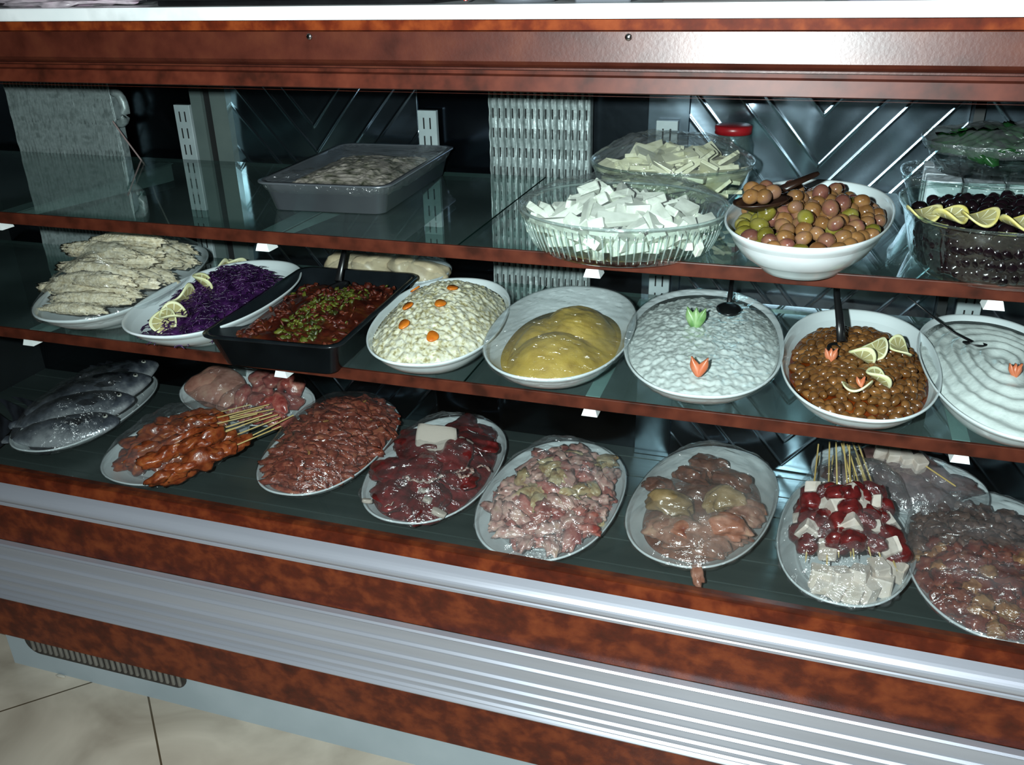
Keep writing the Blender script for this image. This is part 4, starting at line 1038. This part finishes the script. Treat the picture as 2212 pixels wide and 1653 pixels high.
place(b1[0], 'chicken_breast', d, -.075, .002, .040, (.1, .1, .1), 1.0, 'large pale pink chicken breast at the left of the rear platter', 'chicken breast', None)
place(b1[1], 'chicken_breast', d, -.010, -.018, .038, (.1, 0, 1.2), .62, 'smaller pink chicken fillet in the middle of the rear platter', 'chicken breast', None)
for k in range(17):
    rng = random.Random(200+k); place(b2[k % 4], 'raw_meat_piece', d, .018+.030*(k//4)+rng.uniform(-.006, .006), -.05+.030*(k % 4), .036+.016*(k % 2), (rng.uniform(-.5, .5), rng.uniform(-.5, .5), rng.uniform(0, 6)), 1, 'small pinkish raw meat piece at the right of the rear platter', 'meat', 'raw pieces on the rear left platter')
film(d, .040, 'cling film over the raw chicken breast platter', seed=23, hump=.008)
leaning(d, math.radians(15), [o for o in col.objects if o not in before and o.parent is None])

# --- platter of dark red meat strips
d = Dish(-.801, .258, .188, .107, 1.60, ZB, .042)
porcelain(d, 'white oval platter heaped with reddish brown meat strips')
STR = meatmat('meat_strip', ['#4c1e15', '#7a3628', '#96503c', '#a66c48'], scale=26, pos=[.28, .45, .6, .8], rough=.35, bump=.0022, bscale=90)
strips = variants('meat_strip', 6, lambda i: blob(i+90, .023, .0090, .0062, .5, 2.1, 3, bend=.5, f2=6, a2=.22), STR)
def H(u, v):
    r = min(1, d.r(u, v)/.97)
    return .030 + .052*(1-r**2.0)*(1.0+.45*max(0, (u+.02)/.15)) + .004*nz(u, v, 3, 18)
content(d, lambda u, v: H(u, v)-.010, STR, 'meat_core', 'dark red minced meat under the loose strips', 'meat', 'stuff', .88, 30, 100)
pile(d, strips, 'meat_strip', 'reddish brown meat strip in the heap on the third platter', 'meat strip', 'reddish brown meat strips', H, .0125, 240, .86, 41, .35, (.7, 1.25), yaw=(PI/2-.25, .9))
FAT2 = meatmat('yellowish_fat', ['#9a6a3a', '#b88a50'], scale=40)
fb = variants('fat_bit', 2, lambda i: blob(i, .009, .003, .0025, .3, 2, 2), FAT2)
pile(d, fb, 'fat_bit', 'small yellowish fat bit on the heap of meat strips', 'fat', 'fat bits on the meat strips', H, .04, 9, .7, 43, .3, dz=.008)
film(d, .068, 'cling film over the heap of reddish brown meat strips', wrapm('strip_film', .03, .004, 60, 1.8), seed=24, hump=.006)

# --- deep red meat with white fat
d = Dish(-.580, .246, .192, .114, 1.60, ZB, .036)
porcelain(d, 'white oval platter of deep red raw meat with white fat pieces')
RED = meatmat('deep_red_meat', ['#300808', '#520f10', '#6a191a', '#84383a'], scale=22, pos=[.28, .45, .62, .82], rough=.22, bump=.0025, bscale=60, coat=.5)
H = lambda u, v: .020 + .038*(1-min(1, d.r(u, v)/.93)**2.4) + .008*nz(u, v, 3, 16) + .003*nz(u, v, 9, 60)
content(d, lambda u, v: H(u, v)-.006, RED, 'red_meat_base', 'bottom layer of deep red raw meat', 'meat', None, .86, 44, 130)
chunks = variants('red_meat_slab', 5, lambda i: blob(i+120, .046, .033, .016, .42, 1.7, 4, f2=6, a2=.08), RED)
k = 0
for (u, v, dz, yaw, s_, lb) in ((-.125, .035, .006, .4, 1.1, 'front left'), (-.135, -.030, .006, -.3, 1.05, 'front right'), (-.075, .055, .01, 1.2, .95, 'left side'), (-.07, -.0, .014, .1, 1.1, 'middle front'), (-.06, -.062, .01, .8, .95, 'right side'), (-.015, -.035, .020, .3, 1.15, 'centre right'), (-.01, .035, .014, 1.0, 1.05, 'centre left'), (.045, -.055, .012, 1.4, 1.05, 'rear right'), (.06, .055, .004, 1.0, .95, 'rear left'), (.10, -.01, .004, 0, 1.15, 'rearmost'), (.125, -.045, .0, .4, .85, 'rear corner')):
    place(chunks[k % 5], 'red_meat_slab', d, u, v, H(u, v)+dz, (.15*math.sin(k*2), .15*math.cos(k*3), yaw), s_, lb + ' slab of deep red raw meat on the red meat platter', 'meat', 'deep red slabs'); k += 1
FAT = meatmat('white_fat', ['#b9ada2', '#d2c8be', '#c4b4a0'], scale=30, rough=.35, hue=.06, bump=.0008)
CART = meatmat('fatty_marbling', ['#8a6a60', '#b0a298', '#6c2c2a'], scale=90, pos=[.4, .5, .6], rough=.3, hue=.05)
fatm = variants('fat_piece', 4, lambda i: blob(i+7, 1, 1, .8, .10, 1.2, 3, box=.85), FAT)
def fatp(dd, u, v, z, sx, sy_, sz, yaw, lb, tilt=(.2, .1), me=None, grp='white fat pieces on the red meat'):
    o = place(me or fatm[k % 4], 'fat_piece', dd, u, v, z, (tilt[0], tilt[1], yaw), 1, lb, 'fat piece', grp); o.scale = (sx, sy_, sz)
for (px, py, hz, sx, sy_, sz, yaw, lb, ti) in ((942, 958, .086, .043, .040, .010, -1.35, 'large white slab of fat standing at the back of the red meat', (.75, .1)), (1000, 962, .076, .018, .015, .006, -1.9, 'small cream fat piece right of the large slab', (.5, .2)), (862, 1062, .055, .010, .009, .006, .2, 'white fat cube at the front left of the red meat', (.3, .1)), (915, 1060, .060, .010, .008, .006, 1, 'white fat cube right of the front left cube', (.3, .1)),
        (925, 1078, .055, .013, .009, .006, .1, 'wide white fat cube in the front centre of the red meat', (.3, .1)), (948, 1108, .050, .009, .014, .006, .1, 'upright white fat piece at the very front of the red meat', (.4, .1)), (793, 1082, .045, .008, .010, .005, .5, 'white fat sliver at the left rim of the red meat', (.2, .3)), (838, 1018, .060, .007, .006, .005, .5, 'tiny white fat bit at the left behind the cubes', (.2, .3)), (858, 972, .062, .008, .006, .005, .3, 'tiny white fat bit beside the large slab', (.2, .3))):
    P = d.M.inverted() @ wp(px, py, ZB+hz); k += 1; fatp(d, P.x, P.y, hz, sx, sy_, sz, yaw, lb, ti)
mar = MB()
def vein(pts, w, hz):
    for (px, py), (qx, qy) in zip(pts, pts[1:]):
        A = d.M.inverted() @ wp(px, py, ZB+hz); B = d.M.inverted() @ wp(qx, qy, ZB+hz)
        mar.tube([A, (A+B)/2+Vector((.003, 0, .002)), B], [w*.6, w, w*.6], 7, flat=.5)
vein([(870, 1030), (885, 1038), (905, 1042), (925, 1044), (945, 1034), (960, 1028)], .0045, .074); vein([(985, 1022), (1000, 1018), (1015, 1012), (1022, 1022), (1010, 1030), (995, 1034), (988, 1024)], .004, .075)
vein([(830, 1096), (845, 1092), (850, 1084)], .0015, .06); vein([(900, 1078), (910, 1090), (916, 1096)], .0012, .06); vein([(1030, 1010), (1045, 1008), (1058, 1018)], .003, .07)
o = mar.build('fat_marbling', CART, smooth=True); o.location = d.c; o.rotation_euler = (0, 0, d.th); tag(o, 'pale fat streaks across the middle of the deep red meat', 'fat')
film(d, .058, 'cling film over the deep red meat', wrapm('red_film', .08, .0055, 50, 2.2, hc=(.5, .45, .47)), seed=25, hump=.012, skirt=.05, rough_rim=.012, cre=.0018)

# --- chicken pieces
d = Dish(-.350, .206, .192, .116, 1.54, ZB, .036)
porcelain(d, 'white oval platter of pale pink chicken wing pieces')
CW = [meatmat('pale_chicken_skin', ['#8c544c', '#b4867c', '#c4a094', '#b08e70'], scale=26, pos=[.28, .45, .6, .78], rough=.22, coat=.5), meatmat('pink_chicken', ['#7c2c2a', '#a05c52', '#b88a7e'], scale=24, rough=.22, coat=.5), meatmat('yellowish_chicken_skin', ['#8e6c48', '#b09a70', '#c2b090'], scale=24, rough=.22, coat=.5)]
def wing(i):
    V1, F1 = blob(i+140, .026, .0125, .0105, .65, 2.0, 3, bend=.4, f2=6, a2=.2); m_ = MB().add(V1, F1); return m_.V, m_.F
cw = []
for q in range(3): cw += variants(('pale', 'pink', 'yellowish')[q]+'_chicken_piece', 3, lambda i: wing(i+q*5), CW[q])
H = lambda u, v: .026 + .040*(1-min(1, d.r(u, v)/.93)**2.2) + .004*nz(u, v, 3, 20)
rng = random.Random(52)
for lay, (dz, g_, nn, rm) in enumerate(((-.016, .028, 60, .72), (0, .0210, 110, .79))):
    for (u, v) in darts(d, rm, g_, nn, rng, accept=lambda u, v: not (v > .055 and u > -.02)):
        q = rng.choice((0, 0, 1, 1, 2)); me = cw[q*3+rng.randrange(3)]
        place(me, 'chicken_piece', d, u, v, H(u, v)+dz, (rng.uniform(-.6, .6), rng.uniform(-.5, .5), rng.uniform(0, 6.3)), rng.uniform(.75, 1.2), ('pale', 'reddish pink', 'yellowish')[q]+' chicken wing piece in the heap on the wing platter', 'chicken piece', ('pale', 'reddish pink', 'yellowish')[q]+' chicken pieces')
film(d, .056, 'cling film over the platter of chicken wing pieces', wrapm('wing_film', .13, .0055, 50, 2.2), seed=26, hump=.012, cre=.0018)

# --- chicken thighs
d = Dish(-.102, .255, .193, .114, 1.42, ZB, .038)
porcelain(d, 'white oval platter of boned chicken thighs under milky film')
TH = [meatmat('raw_thigh', ['#6e3c30', '#8c5c4a', '#a07464', '#b4947c'], scale=18, pos=[.28, .45, .6, .78], rough=.2, coat=.5), meatmat('thigh_skin', ['#7c6444', '#947a54', '#a48c6a'], scale=18, rough=.22, coat=.5), meatmat('dark_thigh', ['#4e2820', '#6c3e30', '#8a5844'], scale=20, rough=.22, coat=.5)]
tm = []
for q in range(3): tm += variants('chicken_thigh', 2, lambda i: blob(i+160+q*4, .036, .025, .016, .4, 1.6, 4, f2=5, a2=.1, bend=.3), TH[q])
k = 0
for (px, py, hz, q, s_, lb) in ((1540, 1010, .052, 2, 1.0, 'dark thigh piece at the back'), (1500, 1030, .055, 2, .9, 'dark thigh piece behind the skin covered one'), (1590, 1040, .058, 2, 1.0, 'dark thigh piece at the rear right'), (1430, 1052, .055, 2, .8, 'dark thigh piece at the rear left'), (1455, 1088, .072, 1, 1.15, 'large yellowish skin covered thigh at the left'), (1570, 1080, .070, 1, .95, 'yellowish skin covered thigh in the middle'), (1625, 1100, .058, 0, .8, 'pink thigh piece at the right rim'),
        (1425, 1160, .058, 0, .95, 'pale knobbly thigh end at the front left'), (1475, 1165, .062, 0, 1.1, 'pink thigh left of centre at the front'), (1570, 1145, .070, 0, 1.2, 'large reddish thigh in the front centre'), (1640, 1125, .055, 0, .85, 'pink thigh at the front right rim'), (1600, 1185, .052, 0, 1.0, 'pink thigh low at the front right'), (1530, 1205, .048, 0, 1.1, 'pink thigh strip along the front rim'), (1460, 1200, .045, 0, .8, 'small pink thigh piece at the front left rim')):
    rng = random.Random(k*11+4); P = d.M.inverted() @ wp(px-6, py-8, ZB+hz); q_ = min(1, .68/max(.01, d.r(P.x, P.y))); P = P*q_
    place(tm[q*2+k % 2], 'chicken_thigh', d, P.x, P.y, hz-.004, (rng.uniform(-.25, .25), rng.uniform(-.2, .2), rng.uniform(-.5, .5)+PI/2), s_, lb + ' on the thigh platter', 'chicken thigh', 'boned chicken thighs'); k += 1
V, F = blob(5, .010, .020, .007, .4, 2, 3, f2=5, a2=.15); o = mk('hanging_scrap', V, F, TH[0]); o.location = wp(1506, 1240, ZB+.030); o.rotation_euler = (.5, 0, .3); tag(o, 'pink scrap of meat hanging over the front rim of the thigh platter', 'meat scrap')
H = lambda u, v: .016 + .024*(1-min(1, d.r(u, v)/.8)**2)
content(d, H, TH[2], 'thigh_base', 'lower layer of dark thigh meat', 'meat', None, .78, 24, 90)
film(d, .058, 'milky cling film over the platter of chicken thighs', wrapm('thigh_film', .26, .0055, 46, 2.2, hc=(.42, .37, .34)), seed=27, hump=.010, cre=.0016)

# --- kebab skewers
d = Dish(.125, .226, .186, .103, 1.47, ZB, .036)
porcelain(d, 'white oval platter of red meat and white fat skewers')
KR = meatmat('dark_red_cube', ['#330a0c', '#560f12', '#6c1b1c', '#86383a'], scale=26, rough=.2, coat=.5, pos=[.28, .45, .62, .8])
kr = variants('meat_cube', 4, lambda i: blob(i+180, .0150, .0195, .0175, .25, 1.6, 3, box=.35), KR)
KF = mat('white_tail_fat', ['#c4b4a8', '#d8ccc2', '#cfc0b0'], scale=30, rough=.35, bump=.0006, bscale=90)
kf = variants('fat_cube', 3, lambda i: (lambda m_: ([Vector((p.x*(1+.14*nz(p.y*60, p.z*60, i)), p.y*(1+.2*nz(p.x*60, p.z*60, i+4)), p.z+.12*p.x)) for p in m_.V], m_.F))(MB().box(-.0105, .0105, -.0135, .0135, -.0125, .0125, bev=.0022)), KF, smooth=False)
rng = random.Random(61)
sk = [((1740, 1215), .050, (1768, 960), .125, 'leftmost'), ((1786, 1235), .050, (1792, 955), .135, 'second from the left'), ((1812, 1205), .066, (1806, 955), .150, 'third from the left'), ((1845, 1210), .075, (1822, 952), .155, 'tall middle'), ((1838, 1205), .070, (1835, 962), .15, 'crossing middle'), ((1882, 1205), .066, (1818, 958), .148, 'fourth from the right'), ((1905, 1215), .060, (1830, 960), .142, 'third from the right'), ((1938, 1235), .052, (1842, 955), .135, 'second from the right'), ((1952, 1240), .046, (1854, 960), .13, 'rightmost'),
      ((1725, 1190), .040, (1770, 985), .10, 'low left'), ((1770, 1180), .038, (1800, 985), .105, 'low left middle'), ((1860, 1190), .038, (1840, 985), .105, 'low right middle'), ((1925, 1200), .038, (1850, 990), .10, 'low right')]
for i, (a_, za, b_, zb_, lb) in enumerate(sk):
    P0, P1 = wp(*a_, ZB+za), wp(*b_, ZB+zb_); L = (P1-P0).length; t = .13+.02*(i % 2); pcs = []; q = i % 3
    while t < .60:
        fatq = (q % 3 == 1); pcs.append((t, rng.choice(kf if fatq else kr), 'fat_cube' if fatq else 'meat_cube', rng.uniform(.9, 1.15), 1)); t += (.026 if fatq else .0285)/L; q += 1
    skewer(lb + ' bamboo skewer of red meat and white fat cubes', P0, P1, pcs, 'red and white kebab skewers', 'kebab_skewer')
k = 0
nm = ['first', 'second', 'third', 'fourth', 'fifth']
for (px, py, hz, row, i) in ((1772, 1262, .045, 'rear', 0), (1815, 1262, .05, 'rear', 1), (1858, 1258, .05, 'rear', 2), (1900, 1245, .05, 'rear', 3), (1940, 1250, .042, 'rear', 4), (1770, 1288, .036, 'front', 0), (1812, 1298, .036, 'front', 1), (1842, 1300, .036, 'front', 2), (1875, 1298, .036, 'front', 3), (1912, 1290, .036, 'front', 4)):
    o = place(kf[k % 3], 'fat_cube', d, 0, 0, 0, (.2*math.sin(k), .2, k*.7), 1.12, '%s fat cube from the left in the %s row before the kebab skewers' % (nm[i], row), 'fat cube', 'loose fat cubes on the kebab platter'); L_ = d.M.inverted() @ wp(px, py-12, ZB+hz); q_ = min(1, .80/d.r(L_.x, L_.y)); o.location = d.w(L_.x*q_, L_.y*q_, hz); k += 1
film(d, .070, 'loose crinkled cling film over the kebab platter', wrapm('kebab_film', .07, .007, 55, 2.6), seed=28, hump=.018, cre=.003, skirt=.06, rough_rim=.012, rise=lambda u, v: .03*math.exp(-((u-.10)/.07)**2))

# --- right platter of meat chunks
d = Dish(.328, .215, .196, .120, 1.52, ZB, .038)
porcelain(d, 'white oval platter of brownish red meat chunks at the right edge')
XR_ = [meatmat('brownish_red_chunk', ['#3e120c', '#64241a', '#7c4230', '#9a6a54'], scale=26, pos=[.28, .45, .62, .8], rough=.22, coat=.4), meatmat('tan_chunk', ['#6a4022', '#8a5c38', '#a07a50'], scale=26, rough=.22, coat=.4), meatmat('dull_dark_chunk', ['#3c2824', '#584038', '#6e564c'], scale=24, rough=.25, coat=.3)]
xm = []
for q in range(3): xm += variants('meat_chunk', 3, lambda i: blob(i+200+q*3, .0150, .0125, .0105, .6, 2.0, 3, box=.3, f2=6, a2=.15), XR_[q])
H = lambda u, v: .024 + .036*(1-min(1, d.r(u, v)/.93)**2.2)
content(d, lambda u, v: H(u, v)-.010, XR_[0], 'chunk_base', 'lower layer of brownish red meat', 'meat', None, .84, 24, 90)
rng = random.Random(71)
for (u, v) in darts(d, .86, .0175, 150, rng, accept=lambda u, v: u < .12):
    q = 2 if u > -.015+.02*rng.random() else rng.choice((0, 0, 1)); nmq = ('brownish red', 'tan', 'dull dark')[q]
    place(xm[q*3+rng.randrange(3)], 'meat_chunk', d, u, v, H(u, v), (rng.uniform(-.6, .6), rng.uniform(-.6, .6), rng.uniform(0, 6.3)), rng.uniform(.8, 1.25), nmq + ' meat chunk on the right edge platter', 'meat chunk', nmq+' meat chunks')
film(d, .044, 'milky cling film over the right edge meat platter', wrapm('chunk_film', .20, .0055, 46, 2.2, hc=(.46, .42, .44)), seed=29, hump=.010)

# --- wrapped liver platter behind
before = set(col.objects)
d = Dish(.205, .385, .140, .075, -.12, ZB+.026, .030)
porcelain(d, 'white oval platter of wrapped dark meat leaning behind the kebabs')
LV = meatmat('greyish_red_meat', ['#43302f', '#5e4644', '#7a605c'], scale=16, rough=.25, bump=.001)
lm = variants('dark_meat_piece', 4, lambda i: blob(i+230, .040, .026, .014, .4, 1.6, 3), LV)
k = 0
for (u, v) in ((-.085, -.02), (-.04, -.03), (.01, -.025), (.055, -.02), (.085, .01), (-.06, .02), (-.01, .022), (.04, .025), (.0, 0)):
    place(lm[k % 4], 'dark_meat_piece', d, u, v, .034+.010*(k > 4), (.1, .1, k*.8), 1, ['leftmost', 'second from left', 'front middle', 'front right', 'rightmost', 'rear left', 'rear middle', 'rear right', 'topmost'][k] + ' greyish red piece on the leaning rear platter', 'meat', 'greyish red pieces'); k += 1
for i in range(4):
    o = place(kf[i % 3], 'fat_cube', d, -.035+i*.020, .028-.004*i, .062, (0, .1, .2*i), .95, nm[i] + ' fat cube from the left on the leaning rear platter', 'fat cube', 'fat cubes on the rear platter')
skewer('thin bamboo skewer lying on the leaning rear platter', d.w(.085, -.018, .060), d.w(.030, .012, .068), [], None)
film(d, .032, 'milky cling film over the leaning rear platter', wrapm('rear_film', .26, .0055, 34, 2.2, hc=(.5, .48, .52)), seed=30, hump=.012)
leaning(d, math.radians(13), [o for o in col.objects if o not in before and o.parent is None])

# ================================================================== things standing on the worktop
ZW = 1.2047
r = thing('crumpled_plastic_bag', 'pale crumpled plastic bag lying at the left end of the worktop', 'plastic bag', (-1.0, .02, ZW+.014))
V, F = blob(301, .14, .05, .014, .5, 3, 4, f2=9, a2=.3); mk('bag_body', V, F, mat('pinkish_plastic', ['#8a8288', '#b4a8ae', '#a890a0'], scale=30, rough=.3), r)
t = thing('black_serving_tray', 'flat black tray lying on the left half of the worktop', 'tray', (-.62, .06, ZW), 0); MB().box(-.19, .19, -.075, .12, 0, .006, bev=.002).box(-.20, .20, -.085, .13, .006, .022, bev=.003).build('tray_body', BLACKP, t)
tag(MB().tube([(-.385, -.03, ZW+.003), (-.388, -.03, ZW+.05), (-.392, -.03, ZW+.12)], .0022, 8).build('drinking_straw', mat('red_straw', ['#b0281c'], rough=.3)), 'thin red straw standing on the worktop beside the chrome canister', 'straw')
j = thing('chrome_canister', 'shiny chrome canister standing on the worktop left of centre', 'canister', (-.325, .0, ZW))
V, F = loft([(0, 0), (.95, 0), (1, .003), (1, .10), (0, .102)], .035, .035, 2, 40); mk('canister_body', V, F, TRAYM, j)
V, F = loft([(0, .101), (1.03, .101), (1.03, .112), (0, .114)], .035, .035, 2, 40); mk('canister_lid', V, F, BLACKP, j)
PUR = mat('purple_box', ['#3a3450', '#4a4260'], scale=20, rough=.4)
tag(MB().box(-.262, -.20, -.02, .05, ZW, ZW+.05, bev=.002).build('grey_box', mat('grey_box', ['#5c6066'], rough=.5)), 'small grey box on the worktop right of the chrome canister', 'box')
tag(MB().box(.02, .16, -.02, .06, ZW, ZW+.03, bev=.002).build('purple_box', PUR), 'flat purple box on the worktop above the olive bowl', 'box')
tag(MB().box(-.17, .0, .0, .07, ZW, ZW+.04, bev=.002).build('brown_box', mat('brown_box', ['#2c2220'], rough=.5)), 'dark brown box on the worktop near the middle', 'box')
tag(MB().box(.20, .30, .0, .07, ZW, ZW+.03, bev=.002).build('dark_box', mat('dark_box', ['#20202a'], rough=.5)), 'dark box at the right end of the worktop', 'box')
V, F = blob(5, .010, .004, .002, .5, 3, 2); o = mk('food_crumb', V, F, mat('pale_crumb', ['#b0aca0'], rough=.7)); o.location = wp(130, 1460, .002); tag(o, 'pale crumb of litter on the floor tile by the plinth', 'litter')

# ------------------------------------------------------------------ labels of many alike: say where in the heap each lies
from collections import defaultdict
fam = defaultdict(list)
for o in list(col.objects):
    if o.parent is None and o.get('group') and o.get('label'): fam[(o['group'], o['label'])].append(o)
for (g, lb), os_ in fam.items():
    if len(os_) < 6 or len(lb.split()) > 13: continue
    xs = [o.location.x for o in os_]; ys = [o.location.y for o in os_]
    if max(xs)-min(xs) > .5: continue
    x0, x1, y0_, y1_ = min(xs), max(xs), min(ys), max(ys)
    for o in os_:
        fx = (o.location.x-x0)/max(1e-6, x1-x0); fy = (o.location.y-y0_)/max(1e-6, y1_-y0_)
        wx = ('far left', 'left', 'centre', 'right', 'far right')[min(4, int(fx*5))]; wy = ('front', 'nearer', 'middle', 'farther', 'rear')[min(4, int(fy*5))]
        o['label'] = lb + ', ' + wy + ' ' + wx
